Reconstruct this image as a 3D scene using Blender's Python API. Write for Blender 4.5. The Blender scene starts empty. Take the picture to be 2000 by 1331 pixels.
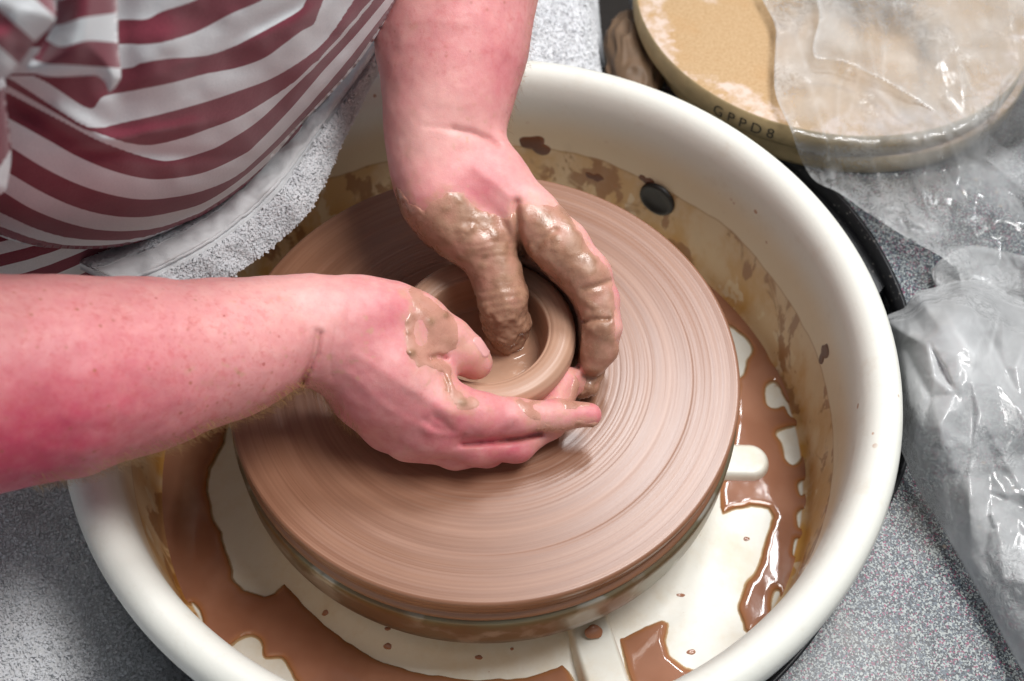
import bpy, bmesh, math, random
import numpy as np
from mathutils import Matrix, Vector

# ------------------------------------------------------------------ camera
SC = bpy.context.scene
FPX, CD, CEL, OX, OY, ROL = 2237.9655, .7925, .9849, 946.8389, 707.185, -.0132

def camera_frame():
    C = np.array([0, -CD * math.cos(CEL), CD * math.sin(CEL)])
    fw = -C / np.linalg.norm(C)
    rt = np.array([1., 0, 0]); up = np.cross(rt, fw)
    r2 = math.cos(ROL) * rt + math.sin(ROL) * up
    u2 = -math.sin(ROL) * rt + math.cos(ROL) * up
    o = np.array([(OX - 1000) / FPX, -(OY - 665.5) / FPX, 1]); o /= np.linalg.norm(o)
    v = np.cross(o, [0, 0, 1]); c = o[2]
    K = np.array([[0, -v[2], v[1]], [v[2], 0, -v[0]], [-v[1], v[0], 0]])
    Rm = np.eye(3) + K + K @ K / (1 + c)
    B = np.stack([r2, u2, fw], 1)          # columns
    W = B @ Rm                              # camera coords (right, up, forward) -> world
    return C, W
CAM_C, CAM_W = camera_frame()

cam_data = bpy.data.cameras.new('camera')
cam = bpy.data.objects.new('camera', cam_data)
SC.collection.objects.link(cam)
M4 = Matrix.Identity(4)
for i in range(3):
    M4[i][0] = CAM_W[i, 0]; M4[i][1] = CAM_W[i, 1]; M4[i][2] = -CAM_W[i, 2]; M4[i][3] = CAM_C[i]
cam.matrix_world = M4
cam_data.sensor_fit = 'HORIZONTAL'; cam_data.sensor_width = 36
cam_data.lens = FPX / 2000 * 36
cam_data.clip_start = .01; cam_data.clip_end = 50
cam_data.dof.use_dof = True
cam_data.dof.focus_distance = .735
cam_data.dof.aperture_fstop = 6.3
SC.camera = cam

# ------------------------------------------------------------------ world, lamps, exposure
world = bpy.data.worlds.new('World'); SC.world = world; world.use_nodes = True
bg = world.node_tree.nodes['Background']
bg.inputs[0].default_value = (.86, .93, 1.0, 1); bg.inputs[1].default_value = .235

def area(name, d, dist, size, power, col, target=(0, 0, 0), size_y=None):
    l = bpy.data.lights.new(name, 'AREA'); l.energy = power; l.color = col
    l.shape = 'RECTANGLE'; l.size = size; l.size_y = size_y or size
    o = bpy.data.objects.new(name, l); SC.collection.objects.link(o)
    d = Vector(d).normalized(); o.location = Vector(target) + d * dist
    x = (Vector((1, 0, 0)) - d * d.x).normalized(); y = d.cross(x)
    o.rotation_euler = Matrix((x, y, d)).transposed().to_euler()
    return o
area('ceiling_lamp', (.42, -.03, 1.1), 1.30, .46, 13.8, (1, .98, .955), (.0, 0, 0), .46)
area('strip_light', (.258, .405, .877), 2.4, .10, 9, (.97, .985, 1), (.21, -.10, -.115), .42)
area('strip_light', (.15, .49, .858), 2.4, .26, 19, (.97, .985, 1), (.12, -.08, 0), .5)  # extra strip, added to give the bat its sheen

SC.view_settings.view_transform = 'Standard'
SC.view_settings.look = 'None'
SC.view_settings.exposure = 0
SC.view_settings.gamma = 1
SC.view_settings.use_curve_mapping = False
SC.render.engine = 'CYCLES'
SC.cycles.use_denoising = True
SC.cycles.max_bounces = 7
SC.cycles.diffuse_bounces = 3
SC.cycles.use_adaptive_sampling = True
SC.cycles.adaptive_threshold = .025
HB, HM = .0014, .0011
SC.cycles.transparent_max_bounces = 24
SC.cycles.caustics_reflective = False
SC.cycles.caustics_refractive = False

# ------------------------------------------------------------------ helpers
def ray(px, py):
    px = np.asarray(px, float); py = np.asarray(py, float)
    d = np.stack([(px - 1000) / FPX, -(py - 665.5) / FPX, np.ones_like(px)], -1)
    return d @ CAM_W.T                      # forward component 1: parameter = depth
def U(px, py, z):                           # the point at height z seen at photo pixel (px, py)
    D = ray(px, py)
    t = (np.asarray(z, float) - CAM_C[2]) / D[..., 2]
    return CAM_C + D * t[..., None]
def proj(P):
    q = (P - CAM_C) @ CAM_W
    return 1000 + FPX * q[..., 0] / q[..., 2], 665.5 - FPX * q[..., 1] / q[..., 2], q[..., 2]
def depth_of(P): return float((np.asarray(P) - CAM_C) @ CAM_W[:, 2])

def hash3(i, j, k, seed):
    h = (i * 374761393 + j * 668265263 + k * 2147483647 % 1274126177 * 0 + k * 1274126177 + seed * 974711) & 0xFFFFFFFF
    h = ((h ^ (h >> 13)) * 1274126177) & 0xFFFFFFFF
    h = (h ^ (h >> 16)) & 0xFFFF
    return h / 32767.5 - 1
def noise(P, scale=1., seed=0):
    P = np.asarray(P, float) * scale
    I = np.floor(P).astype(np.int64); f = P - I
    u = f * f * f * (f * (f * 6 - 15) + 10)
    i, j, k = I[..., 0], I[..., 1], I[..., 2]
    ux, uy, uz = u[..., 0], u[..., 1], u[..., 2]
    c = lambda a, b, d: hash3(i + a, j + b, k + d, seed)
    x00 = c(0,0,0) * (1 - ux) + c(1,0,0) * ux
    x10 = c(0,1,0) * (1 - ux) + c(1,1,0) * ux
    x01 = c(0,0,1) * (1 - ux) + c(1,0,1) * ux
    x11 = c(0,1,1) * (1 - ux) + c(1,1,1) * ux
    y0 = x00 * (1 - uy) + x10 * uy; y1 = x01 * (1 - uy) + x11 * uy
    return y0 * (1 - uz) + y1 * uz
def fbm(P, scale, seed=0, oct=3):
    s = 0; a = 1; t = 0
    for o in range(oct):
        s = s + a * noise(P, scale * 2 ** o, seed + 31 * o); t += a; a *= .5
    return s / t
def sstep(a, b, x):
    t = np.clip((x - a) / (b - a), 0, 1); return t * t * (3 - 2 * t)

def mesh_obj(name, V, F, mat=None, parent=None, smooth=True, attrs=None):
    me = bpy.data.meshes.new(name)
    V = np.ascontiguousarray(V, np.float32)
    if isinstance(F, np.ndarray):
        n, k = F.shape
        me.vertices.add(len(V)); me.vertices.foreach_set('co', V.ravel())
        me.loops.add(n * k); me.loops.foreach_set('vertex_index', np.ascontiguousarray(F, np.int32).ravel())
        me.polygons.add(n)
        me.polygons.foreach_set('loop_start', np.arange(0, n * k, k, dtype=np.int32))
        me.update(calc_edges=True)
    else:
        me.from_pydata(V.tolist(), [], F)
    if smooth: me.polygons.foreach_set('use_smooth', [True] * len(me.polygons))
    for k, a in (attrs or {}).items():
        at = me.attributes.new(k, 'FLOAT', 'POINT'); at.data.foreach_set('value', np.ascontiguousarray(a, np.float32))
    me.validate(); me.update()
    o = bpy.data.objects.new(name, me); SC.collection.objects.link(o)
    if mat: me.materials.append(mat)
    if parent: o.parent = parent
    return o
def tag(o, label=None, cat=None, group=None, kind=None):
    if label: o['label'] = label
    if cat: o['category'] = cat
    if group: o['group'] = group
    if kind: o['kind'] = kind
    return o
def empty(name, loc, label, cat, group=None):
    o = bpy.data.objects.new(name, None); SC.collection.objects.link(o)
    o.location = loc; o.empty_display_size = .05
    bpy.context.view_layer.update()
    return tag(o, label, cat, group)
def keep(o, parent):                         # parent without moving
    o.parent = parent; o.matrix_parent_inverse = Matrix.Translation(parent.location).inverted(); return o

def lathe(prof, n=192, wob=None):
    prof = np.asarray(prof, float); m = len(prof)
    a = np.arange(n) * 2 * np.pi / n
    R = np.repeat(prof[:, :1], n, 1); Z = np.repeat(prof[:, 1:], n, 1)
    if wob is not None: R, Z = wob(R, Z, a)
    V = np.stack([R * np.cos(a), R * np.sin(a), Z], -1).reshape(-1, 3)
    i = np.arange(m - 1)[:, None] * n; j = np.arange(n)[None]; j2 = (j + 1) % n
    F = np.stack([i + j, i + j2, i + n + j2, i + n + j], -1).reshape(-1, 4)
    return V, F[:, ::-1]
def dense(prof, step=.002):                  # resample a profile
    P = np.asarray(prof, float); out = [P[0]]
    for a, b in zip(P[:-1], P[1:]):
        k = max(1, int(np.ceil(np.linalg.norm(b - a) / step)))
        for t in range(1, k + 1): out.append(a + (b - a) * t / k)
    return np.array(out)
def spline(pts, n, closed=False):            # Catmull-Rom through points
    P = np.asarray(pts, float)
    if closed: P = np.vstack([P[-1], P, P[0], P[1]])
    else: P = np.vstack([2 * P[0] - P[1], P, 2 * P[-1] - P[-2]])
    m = len(P) - 3; t = np.linspace(0, m, n, endpoint=not closed); i = np.minimum(t.astype(int), m - 1); f = (t - i)[:, None]
    a, b, c, d = P[i], P[i + 1], P[i + 2], P[i + 3]
    return .5 * (2 * b + (c - a) * f + (2 * a - 5 * b + 4 * c - d) * f ** 2 + (3 * b - a - 3 * c + d) * f ** 3)
def poly_sd(X, Y, poly):                     # signed distance to polygon, positive inside
    P = np.asarray(poly, float); d = np.full(X.shape, 1e18); ins = np.zeros(X.shape, bool)
    for (x0, y0), (x1, y1) in zip(P, np.roll(P, -1, 0)):
        ex, ey = x1 - x0, y1 - y0
        wx, wy = X - x0, Y - y0
        t = np.clip((wx * ex + wy * ey) / (ex * ex + ey * ey + 1e-18), 0, 1)
        d = np.minimum(d, (wx - t * ex) ** 2 + (wy - t * ey) ** 2)
        c = ((y0 <= Y) & (y1 > Y)) | ((y1 <= Y) & (y0 > Y))
        with np.errstate(divide='ignore', invalid='ignore'):
            ins ^= c & (X < x0 + (Y - y0) * ex / (ey if ey else 1e-18))
    return np.where(ins, 1, -1) * np.sqrt(d)
def grid_faces(nu, nv):
    i = np.arange(nu - 1)[:, None] * nv; j = np.arange(nv - 1)[None]
    return np.stack([i + j, i + nv + j, i + nv + j + 1, i + j + 1], -1).reshape(-1, 4)
def compact(V, F, *A):
    used = np.unique(F); mp = -np.ones(len(V), np.int64); mp[used] = np.arange(len(used))
    return (V[used], mp[F]) + tuple(a[used] for a in A)

# ------------------------------------------------------------------ material helper
class NT:
    def __init__(s, name):
        s.m = bpy.data.materials.new(name); s.m.use_nodes = True; s.t = s.m.node_tree
        s.t.nodes.clear(); s.out = s.n('ShaderNodeOutputMaterial')
    def n(s, typ, ins=None, **kw):
        nd = s.t.nodes.new(typ)
        for k, v in kw.items(): setattr(nd, k, v)
        for k, v in (ins or {}).items(): s.set(nd.inputs[k], v)
        return nd
    def set(s, sock, v):
        if isinstance(v, bpy.types.NodeSocket): s.t.links.new(v, sock)
        elif isinstance(v, bpy.types.Node): s.t.links.new(v.outputs[0], sock)
        elif isinstance(v, (tuple, list)) and len(v) == 3 and sock.type == 'RGBA': sock.default_value = (*v, 1)
        else: sock.default_value = v
    def obj(s): return s.n('ShaderNodeTexCoord').outputs['Object']
    def attr(s, k): return s.n('ShaderNodeAttribute', attribute_name=k).outputs['Fac']
    def math(s, op, a, b=None, c=None, clamp=False):
        nd = s.n('ShaderNodeMath', operation=op, use_clamp=clamp)
        s.set(nd.inputs[0], a)
        if b is not None: s.set(nd.inputs[1], b)
        if c is not None: s.set(nd.inputs[2], c)
        return nd.outputs[0]
    def noise(s, scale, detail=3, vec=None, rough=.5, dist=0, w=None):
        nd = s.n('ShaderNodeTexNoise', {'Scale': scale, 'Detail': detail, 'Roughness': rough, 'Distortion': dist})
        if w is not None: nd.noise_dimensions = '1D'; s.set(nd.inputs['W'], w)
        else: s.set(nd.inputs['Vector'], vec if vec is not None else s.obj())
        return nd.outputs[0]
    def vor(s, scale, vec=None, feature='F1', out='Distance', rnd=1):
        nd = s.n('ShaderNodeTexVoronoi', {'Scale': scale, 'Randomness': rnd}, feature=feature)
        s.set(nd.inputs['Vector'], vec if vec is not None else s.obj()); return nd.outputs[out]
    def ramp(s, fac, a, b, lo=0., hi=1.):
        nd = s.n('ShaderNodeMapRange', {'From Min': a, 'From Max': b, 'To Min': lo, 'To Max': hi}, interpolation_type='SMOOTHSTEP')
        s.set(nd.inputs['Value'], fac); return nd.outputs[0]
    def mix(s, f, a, b, mode='MIX'):
        nd = s.n('ShaderNodeMix', data_type='RGBA', blend_type=mode)
        s.set(nd.inputs[0], f); s.set(nd.inputs[6], a); s.set(nd.inputs[7], b); return nd.outputs[2]
    def bump(s, h, strength=.3, dist=.001, normal=None):
        nd = s.n('ShaderNodeBump', {'Strength': strength, 'Distance': dist}); s.set(nd.inputs['Height'], h)
        if normal is not None: s.set(nd.inputs['Normal'], normal)
        return nd.outputs[0]
    def pbr(s, **kw):
        nd = s.n('ShaderNodeBsdfPrincipled')
        for k, v in kw.items(): s.set(nd.inputs[k.replace('_', ' ')], v)
        s.t.links.new(nd.outputs[0], s.out.inputs[0]); return nd
    def xyz(s, v=None):
        nd = s.n('ShaderNodeSeparateXYZ'); s.set(nd.inputs[0], v if v is not None else s.obj()); return nd.outputs
def srgb(r, g, b):
    f = lambda c: (c / 255 / 12.92) if c <= 10 else ((c / 255 + .055) / 1.055) ** 2.4
    return (f(r), f(g), f(b))
# ------------------------------------------------------------------ materials
def mat_cream():
    t = NT('cream_plastic'); o = t.obj(); x = t.xyz(o)
    r = t.math('SQRT', t.math('ADD', t.math('MULTIPLY', x[0], x[0]), t.math('MULTIPLY', x[1], x[1])))
    ang = t.math('ARCTAN2', x[1], x[0])
    wv = t.n('ShaderNodeCombineXYZ', {0: t.math('MULTIPLY', ang, .25), 1: t.math('MULTIPLY', x[2], .55), 2: r})
    # old dried slip on the inner wall: a tide line with runs below it
    tide = t.math('ADD', x[2], t.math('MULTIPLY', t.math('SUBTRACT', t.noise(9, 3, wv), .5), .035))
    below = t.ramp(tide, -.043, -.047)
    wall = t.ramp(r, .2435, .2452)
    inner = t.ramp(r, .2535, .2525)
    band = t.math('MULTIPLY', t.math('MULTIPLY', below, wall), inner)
    blot = t.ramp(t.noise(16, 5, wv, .62), .42, .60)
    edge = t.math('MULTIPLY', t.ramp(t.math('ABSOLUTE', t.math('ADD', tide, .0455)), .0016, .0004), t.math('MULTIPLY', wall, inner))
    runs = t.ramp(t.noise(26, 4, wv, .6, .6), .535, .585)
    clean = t.ramp(t.noise(34, 3, wv, .5), .63, .66)
    low = t.ramp(x[2], -.07, -.118)
    base = srgb(233, 233, 225)
    c = t.mix(t.math('MULTIPLY', t.noise(5, 3), .10), base, srgb(222, 214, 190))
    amt = t.math('MULTIPLY', band, t.math('ADD', .40, t.math('MULTIPLY', blot, .60)))
    amt = t.math('MULTIPLY', amt, t.math('ADD', .75, t.math('MULTIPLY', low, .3)))
    amt = t.math('MULTIPLY', amt, t.math('SUBTRACT', 1, t.math('MULTIPLY', clean, .85)), clamp=True)
    film = t.math('MULTIPLY', t.math('MULTIPLY', wall, inner), t.ramp(x[2], .012, -.03))
    c = t.mix(t.math('MULTIPLY', film, .6), c, srgb(226, 188, 130))
    c = t.mix(amt, c, srgb(202, 150, 76))
    c = t.mix(t.math('MULTIPLY', t.math('MULTIPLY', runs, band), .75), c, srgb(146, 88, 36))
    floorf = t.math('MULTIPLY', t.ramp(r, .2465, .2440), t.ramp(x[2], -.095, -.104))
    c = t.mix(t.math('MULTIPLY', floorf, t.ramp(t.noise(18, 5, rough=.65), .40, .75, .0, .42)), c, srgb(206, 180, 128))
    c = t.mix(t.math('MULTIPLY', edge, .5), c, srgb(170, 122, 66))
    # splashes and specks
    s1 = t.ramp(t.vor(70), .16, .10); gate = t.ramp(t.noise(11, 2), .60, .68)
    c = t.mix(t.math('MULTIPLY', t.math('MULTIPLY', s1, gate), .8), c, srgb(172, 108, 52))
    rimspeck = t.ramp(t.vor(150), .075, .05); g2 = t.ramp(t.noise(20, 2), .58, .66)
    c = t.mix(t.math('MULTIPLY', t.math('MULTIPLY', rimspeck, g2), .7), c, srgb(165, 112, 66))
    c = t.mix(t.math('MULTIPLY', t.ramp(t.noise(240, 2), .62, .72), .06), c, srgb(190, 170, 130))
    dust = t.ramp(t.noise(38, 6, rough=.7), .52, .74)
    c = t.mix(t.math('MULTIPLY', dust, .20), c, srgb(196, 172, 140))
    rs = t.math('MULTIPLY', t.ramp(t.vor(48), .13, .07), t.ramp(t.noise(9, 3), .56, .62))
    c = t.mix(t.math('MULTIPLY', rs, .55), c, srgb(182, 136, 92))
    rough = t.math('ADD', .30, t.math('MULTIPLY', t.noise(60, 3), .2))
    t.pbr(Base_Color=c, Roughness=rough, Normal=t.bump(t.math('ADD', t.noise(400, 2), t.math('MULTIPLY', amt, .8)), .12, .0006),
          )
    return t.m
def mat_clay(name, col, dark, rough, ring=1., wet=0.):
    t = NT(name); o = t.obj(); x = t.xyz(o)
    r = t.math('SQRT', t.math('ADD', t.math('MULTIPLY', x[0], x[0]), t.math('MULTIPLY', x[1], x[1])))
    rz = t.math('ADD', r, t.math('MULTIPLY', x[2], 1.0))
    ang = t.math('ARCTAN2', x[1], x[0])
    n1 = t.noise(60, 4, w=rz, rough=.7); n2 = t.noise(420, 3, w=rz, rough=.7); n3 = t.noise(1500, 2, w=rz)
    cyl = t.n('ShaderNodeCombineXYZ', {0: t.math('MULTIPLY', rz, 60), 1: t.math('MULTIPLY', ang, .8), 2: 0})
    n4 = t.noise(3, 3, cyl)
    m = t.math('ADD', t.math('MULTIPLY', n1, .5), t.math('ADD', t.math('MULTIPLY', n2, .3), t.math('MULTIPLY', n4, .25)))
    c = t.mix(t.ramp(m, .30, .80), dark, col)
    h = t.math('ADD', t.math('MULTIPLY', n1, 1.2), t.math('ADD', t.math('MULTIPLY', n2, .55), t.math('MULTIPLY', n3, .16)))
    rg = t.math('ADD', rough, t.math('MULTIPLY', t.math('SUBTRACT', n4, .5), .16))
    t.pbr(Base_Color=c, Roughness=rg, Normal=t.bump(h, .13 * ring, .0012), Coat_Weight=wet, Coat_Roughness=.26, Specular_IOR_Level=.6)
    return t.m
def mat_slip(a=srgb(152, 104, 80), b=srgb(168, 120, 96)):
    t = NT('liquid_slip')
    n = t.noise(22, 3); c = t.mix(t.ramp(n, .35, .65), a, b)
    d = t.attr('thin')
    c = t.mix(t.math('MULTIPLY', d, .75), c, srgb(176, 112, 50))
    pb = t.pbr(Base_Color=c, Roughness=.07, Normal=t.bump(t.math('ADD', t.noise(26, 2), t.math('MULTIPLY', t.noise(300, 2), .02)), .25, .003))
    tr = t.n('ShaderNodeBsdfTransparent', {'Color': (.93, .82, .66)})
    fin = t.n('ShaderNodeMixShader', {0: t.ramp(d, .45, 1., 0., .85), 1: pb, 2: tr}); t.t.links.new(fin.outputs[0], t.out.inputs[0])
    return t.m
def mat_mud():
    t = NT('wet_clay_coating')
    n = t.noise(90, 5, rough=.65); n2 = t.noise(420, 4, rough=.7)
    c = t.mix(t.ramp(n, .3, .7), srgb(150, 108, 85), srgb(174, 133, 109))
    c = t.mix(t.math('MULTIPLY', t.attr('thin'), .6), c, srgb(216, 152, 138))
    rg = t.ramp(t.noise(55, 4, rough=.65), .42, .60, .22, .55)
    h = t.math('ADD', t.math('MULTIPLY', n2, .6), t.math('MULTIPLY', t.noise(900, 2), .5))
    t.pbr(Base_Color=c, Roughness=rg, Normal=t.bump(h, .42, .0007), Specular_IOR_Level=.7)
    return t.m
def mat_skin():
    t = NT('skin')
    red = t.attr('red')
    n1 = t.noise(28, 4, rough=.6); n2 = t.noise(110, 4, rough=.65); n3 = t.noise(600, 2)
    k = t.math('ADD', red, t.math('MULTIPLY', t.math('SUBTRACT', n1, .5), .26))
    k = t.math('ADD', k, t.math('MULTIPLY', t.math('SUBTRACT', n2, .5), .50), clamp=True)
    c = t.mix(k, srgb(235, 182, 174), srgb(196, 74, 98))
    mot = t.math('ADD', t.math('MULTIPLY', t.ramp(t.noise(330, 3, rough=.6), .52, .70), .6), t.math('MULTIPLY', t.ramp(t.noise(150, 3, rough=.6), .52, .68), .6))
    c = t.mix(t.math('MULTIPLY', mot, t.math('ADD', .10, t.math('MULTIPLY', t.attr('freckle'), .38))), c, srgb(196, 84, 88))
    # freckles
    v = t.vor(185); vc = t.vor(185, out='Color'); rnd = t.xyz(vc)[0]
    fr = t.math('MULTIPLY', t.ramp(v, .30, .04), t.ramp(rnd, .62, .95))
    fr = t.math('MULTIPLY', fr, t.math('MULTIPLY', t.attr('freckle'), .8))
    c = t.mix(fr, c, srgb(168, 92, 62))
    v2 = t.vor(62); fr2 = t.math('MULTIPLY', t.ramp(v2, .085, .05), t.ramp(t.xyz(t.vor(62, out='Color'))[1], .70, .76))
    c = t.mix(t.math('MULTIPLY', fr2, t.math('MULTIPLY', t.attr('freckle'), .8)), c, srgb(168, 70, 62))
    c = t.mix(t.math('MULTIPLY', t.attr('wrinkle'), .35), c, srgb(140, 62, 54))  # creases tinted: shade painted into the colour, along with the skin's own redness
    c = t.mix(t.math('MULTIPLY', t.attr('stain'), t.ramp(t.noise(160, 4), .35, .65, .25, .8)), c, srgb(200, 152, 126))
    wr = t.attr('wrinkle')
    cells = t.vor(900, feature='DISTANCE_TO_EDGE')
    h = t.math('ADD', t.math('MULTIPLY', t.math('MINIMUM', cells, .25), .8), t.math('MULTIPLY', n3, .6))
    nb = t.bump(h, .30, .0005)
    t.pbr(Base_Color=c, Roughness=t.math('ADD', .42, t.math('MULTIPLY', n2, .12)), Normal=nb, Specular_IOR_Level=.42,
          Subsurface_Weight=.18, Subsurface_Radius=(.006, .0022, .0013), Subsurface_Scale=1.)
    return t.m
def mat_simple(name, col, rough=.5, bump=None, metallic=0, **kw):
    t = NT(name); n = t.noise(80, 4)
    c = t.mix(t.ramp(n, .3, .7), tuple(v * .86 for v in col), tuple(min(1, v * 1.08) for v in col))
    a = dict(Base_Color=c, Roughness=t.math('ADD', rough - .05, t.math('MULTIPLY', n, .1)), Metallic=metallic)
    if bump: a['Normal'] = t.bump(t.noise(bump[0], 3), bump[1], .001)
    a.update(kw); t.pbr(**a); return t.m
def mat_metal():
    t = NT('wheel_head_metal'); n = t.noise(34, 4); n2 = t.noise(20, 3)
    c = t.mix(t.ramp(n, .52, .62), srgb(126, 118, 96), srgb(176, 172, 162))
    c = t.mix(t.ramp(n2, .4, .7), c, srgb(120, 96, 70))
    t.pbr(Base_Color=c, Roughness=.32, Metallic=.55, Normal=t.bump(t.noise(200, 3), .06, .001)); return t.m
def mat_table():
    t = NT('speckled_laminate'); o = t.obj()
    v = t.vor(1000, out='Color'); r = t.xyz(v)
    c = t.mix(t.ramp(r[0], .38, .52), srgb(24, 30, 42), srgb(88, 98, 108))
    c = t.mix(t.ramp(r[1], .62, .70), c, srgb(160, 166, 164))
    c = t.mix(t.ramp(r[2], .92, .945), c, srgb(132, 56, 88))
    c = t.mix(t.ramp(t.xyz(t.vor(1300, out='Color'))[0], .80, .86), c, srgb(34, 38, 48))
    c = t.mix(t.math('MULTIPLY', t.ramp(t.noise(14, 5, rough=.65), .48, .72), .30), c, srgb(150, 140, 128))
    c = t.mix(t.math('MULTIPLY', t.math('MULTIPLY', t.ramp(t.vor(60), .12, .06), t.ramp(t.noise(12, 2), .55, .62)), .7), c, srgb(176, 150, 124))
    t.pbr(Base_Color=c, Roughness=.34, Normal=t.bump(t.noise(300, 2), .08, .0006)); return t.m
def mat_black():
    t = NT('black_rubber_trim'); sp = t.math('MULTIPLY', t.ramp(t.vor(190), .22, .12), t.ramp(t.noise(30, 3), .5, .6))
    sp2 = t.ramp(t.noise(60, 4, rough=.7), .66, .70)
    c = t.mix(t.math('MAXIMUM', t.math('MULTIPLY', sp, .7), t.math('MULTIPLY', sp2, .6)), (.012, .012, .014), srgb(150, 145, 138))
    t.pbr(Base_Color=c, Roughness=.4, Normal=t.bump(t.noise(120, 4), .3, .001)); return t.m
def mat_board(name, lo, hi):
    t = NT(name); o = t.obj()
    fine = t.noise(420, 4, rough=.75); n = t.noise(30, 4); big = t.noise(9, 3)
    c = t.mix(t.ramp(fine, .3, .7), lo, hi)
    c = t.mix(t.math('MULTIPLY', t.ramp(n, .45, .75), .3), c, srgb(196, 150, 98))
    x = t.xyz(o); r = t.math('SQRT', t.math('ADD', t.math('MULTIPLY', x[0], x[0]), t.math('MULTIPLY', x[1], x[1])))
    rim = t.math('MULTIPLY', t.ramp(r, .135, .165), .20)
    sm = t.ramp(t.math('ADD', t.noise(24, 5, rough=.65), rim), .62, .75)
    c = t.mix(t.math('MULTIPLY', sm, t.ramp(t.noise(140, 3), .35, .6, .35, .9)), c, srgb(226, 205, 192))
    t.pbr(Base_Color=c, Roughness=.72, Normal=t.bump(t.math('ADD', fine, sm), .2, .0008)); return t.m
def mat_plastic():
    t = NT('clear_polythene')
    cr = t.noise(95, 5, rough=.68, dist=.8)
    ridge = t.math('SUBTRACT', 1, t.math('ABSOLUTE', t.math('MULTIPLY', t.math('SUBTRACT', cr, .5), 4)))
    mask = t.ramp(t.noise(15, 3), .50, .62)
    nb = t.bump(t.math('MULTIPLY', ridge, mask), .7, .0015)
    nb = t.bump(t.noise(34, 3, dist=.7), .15, .003, nb)
    gl = t.n('ShaderNodeBsdfGlossy', {'Roughness': .17, 'Color': (1, 1, 1), 'Normal': nb})
    tl = t.n('ShaderNodeBsdfTranslucent', {'Color': (.97, .98, .985)})
    df = t.n('ShaderNodeBsdfDiffuse', {'Color': (.97, .98, .985), 'Normal': nb})
    tr = t.n('ShaderNodeBsdfTransparent', {'Color': (.985, .988, .99)})
    fog = t.n('ShaderNodeMixShader', {0: .62, 1: tl, 2: df})
    lw = t.n('ShaderNodeLayerWeight', {'Blend': .30})
    fac = t.math('ADD', t.attr('fog'), t.math('MULTIPLY', lw.outputs['Facing'], .30))
    fac = t.math('ADD', fac, t.math('MULTIPLY', t.ramp(ridge, .6, .95), t.math('MULTIPLY', mask, .16)), clamp=True)
    body = t.n('ShaderNodeMixShader', {0: fac, 1: tr, 2: fog})
    fr = t.n('ShaderNodeFresnel', {'IOR': 1.5, 'Normal': nb})
    fin = t.n('ShaderNodeMixShader', {0: t.math('MULTIPLY', fr, 1.0, clamp=True), 1: body, 2: gl})
    t.t.links.new(fin.outputs[0], t.out.inputs[0]); return t.m
def mat_shirt():
    t = NT('striped_jersey'); s = t.attr('stripe')
    f = t.math('PINGPONG', s, 1.)      # 0..1..0 over two stripes
    saw = t.math('MODULO', t.math('ADD', s, 200), 2.)
    k = t.math('MULTIPLY', t.ramp(saw, .985, 1.015), t.ramp(saw, 1.99, 2.0, 1, 0))
    k2 = t.ramp(saw, 0., .012, 1, 0)
    k = t.math('MAXIMUM', k, 0.)
    kn = t.noise(900, 2); wv = t.noise(70, 3)
    red = t.mix(kn, srgb(110, 36, 54), srgb(136, 54, 70)); wh = t.mix(kn, srgb(204, 208, 212), srgb(228, 230, 233))
    c = t.mix(k, wh, red)
    t.pbr(Base_Color=c, Roughness=.9, Sheen_Weight=.25, Sheen_Roughness=.5,
          Normal=t.bump(t.math('ADD', t.math('MULTIPLY', kn, .5), wv), .25, .0012)); return t.m
def mat_towel(name='white_terry'):
    t = NT(name); n = t.noise(60, 3); c = t.mix(n, srgb(238, 240, 244), srgb(250, 250, 252))
    g = t.n('ShaderNodeNewGeometry'); sgn = t.math('SUBTRACT', 1, t.math('MULTIPLY', g.outputs['Backfacing'], 2))
    vm = t.n('ShaderNodeVectorMath', operation='SCALE'); t.set(vm.inputs[0], g.outputs['Normal']); t.set(vm.inputs['Scale'], sgn)
    df = t.n('ShaderNodeBsdfDiffuse', {'Color': c, 'Roughness': 1., 'Normal': vm.outputs[0]}); tl = t.n('ShaderNodeBsdfTranslucent', {'Color': c})
    m = t.n('ShaderNodeMixShader', {0: .22, 1: df, 2: tl}); t.t.links.new(m.outputs[0], t.out.inputs[0]); return t.m
def mat_hem():
    t = NT('woven_hem'); w = t.noise(160, 3); n = t.noise(1200, 2)
    c = t.mix(w, srgb(205, 206, 208), srgb(228, 229, 231))
    t.pbr(Base_Color=c, Roughness=.9, Normal=t.bump(t.math('ADD', t.noise(45, 3), t.math('MULTIPLY', n, .4)), .4, .002)); return t.m

M = dict(cream=mat_cream(), slip=mat_slip(), mud=mat_mud(), skin=mat_skin(), metal=mat_metal(), table=mat_table(),
         black=mat_black(), plastic=mat_plastic(), shirt=mat_shirt(), towel=mat_towel(), hem=mat_hem(),
         bat=mat_clay('clay_coated_bat', srgb(163, 118, 92), srgb(134, 90, 66), .40, 1.0, .40),
         pot=mat_clay('wet_thrown_clay', srgb(194, 154, 130), srgb(176, 136, 112), .46, .8, .12),
         board=mat_board('fibreboard', srgb(184, 148, 104), srgb(202, 170, 130)),
         board_edge=mat_simple('fibreboard_edge', srgb(196, 172, 128), .7, (300, .3)),
         ink=mat_simple('stamp_ink', srgb(74, 70, 62), .8),
         rubber=mat_simple('black_plug_rubber', (.010, .008, .007), .5, (150, .2)),
         dried=mat_simple('dried_clay', srgb(112, 66, 42), .5, (400, .3)),
         bag=mat_simple('brown_clay_bag', srgb(112, 88, 66), .6, (60, .5)),
         nail=mat_simple('nail', srgb(232, 172, 168), .3),
         hair=mat_simple('arm_hair', srgb(176, 136, 88), .5))

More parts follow.
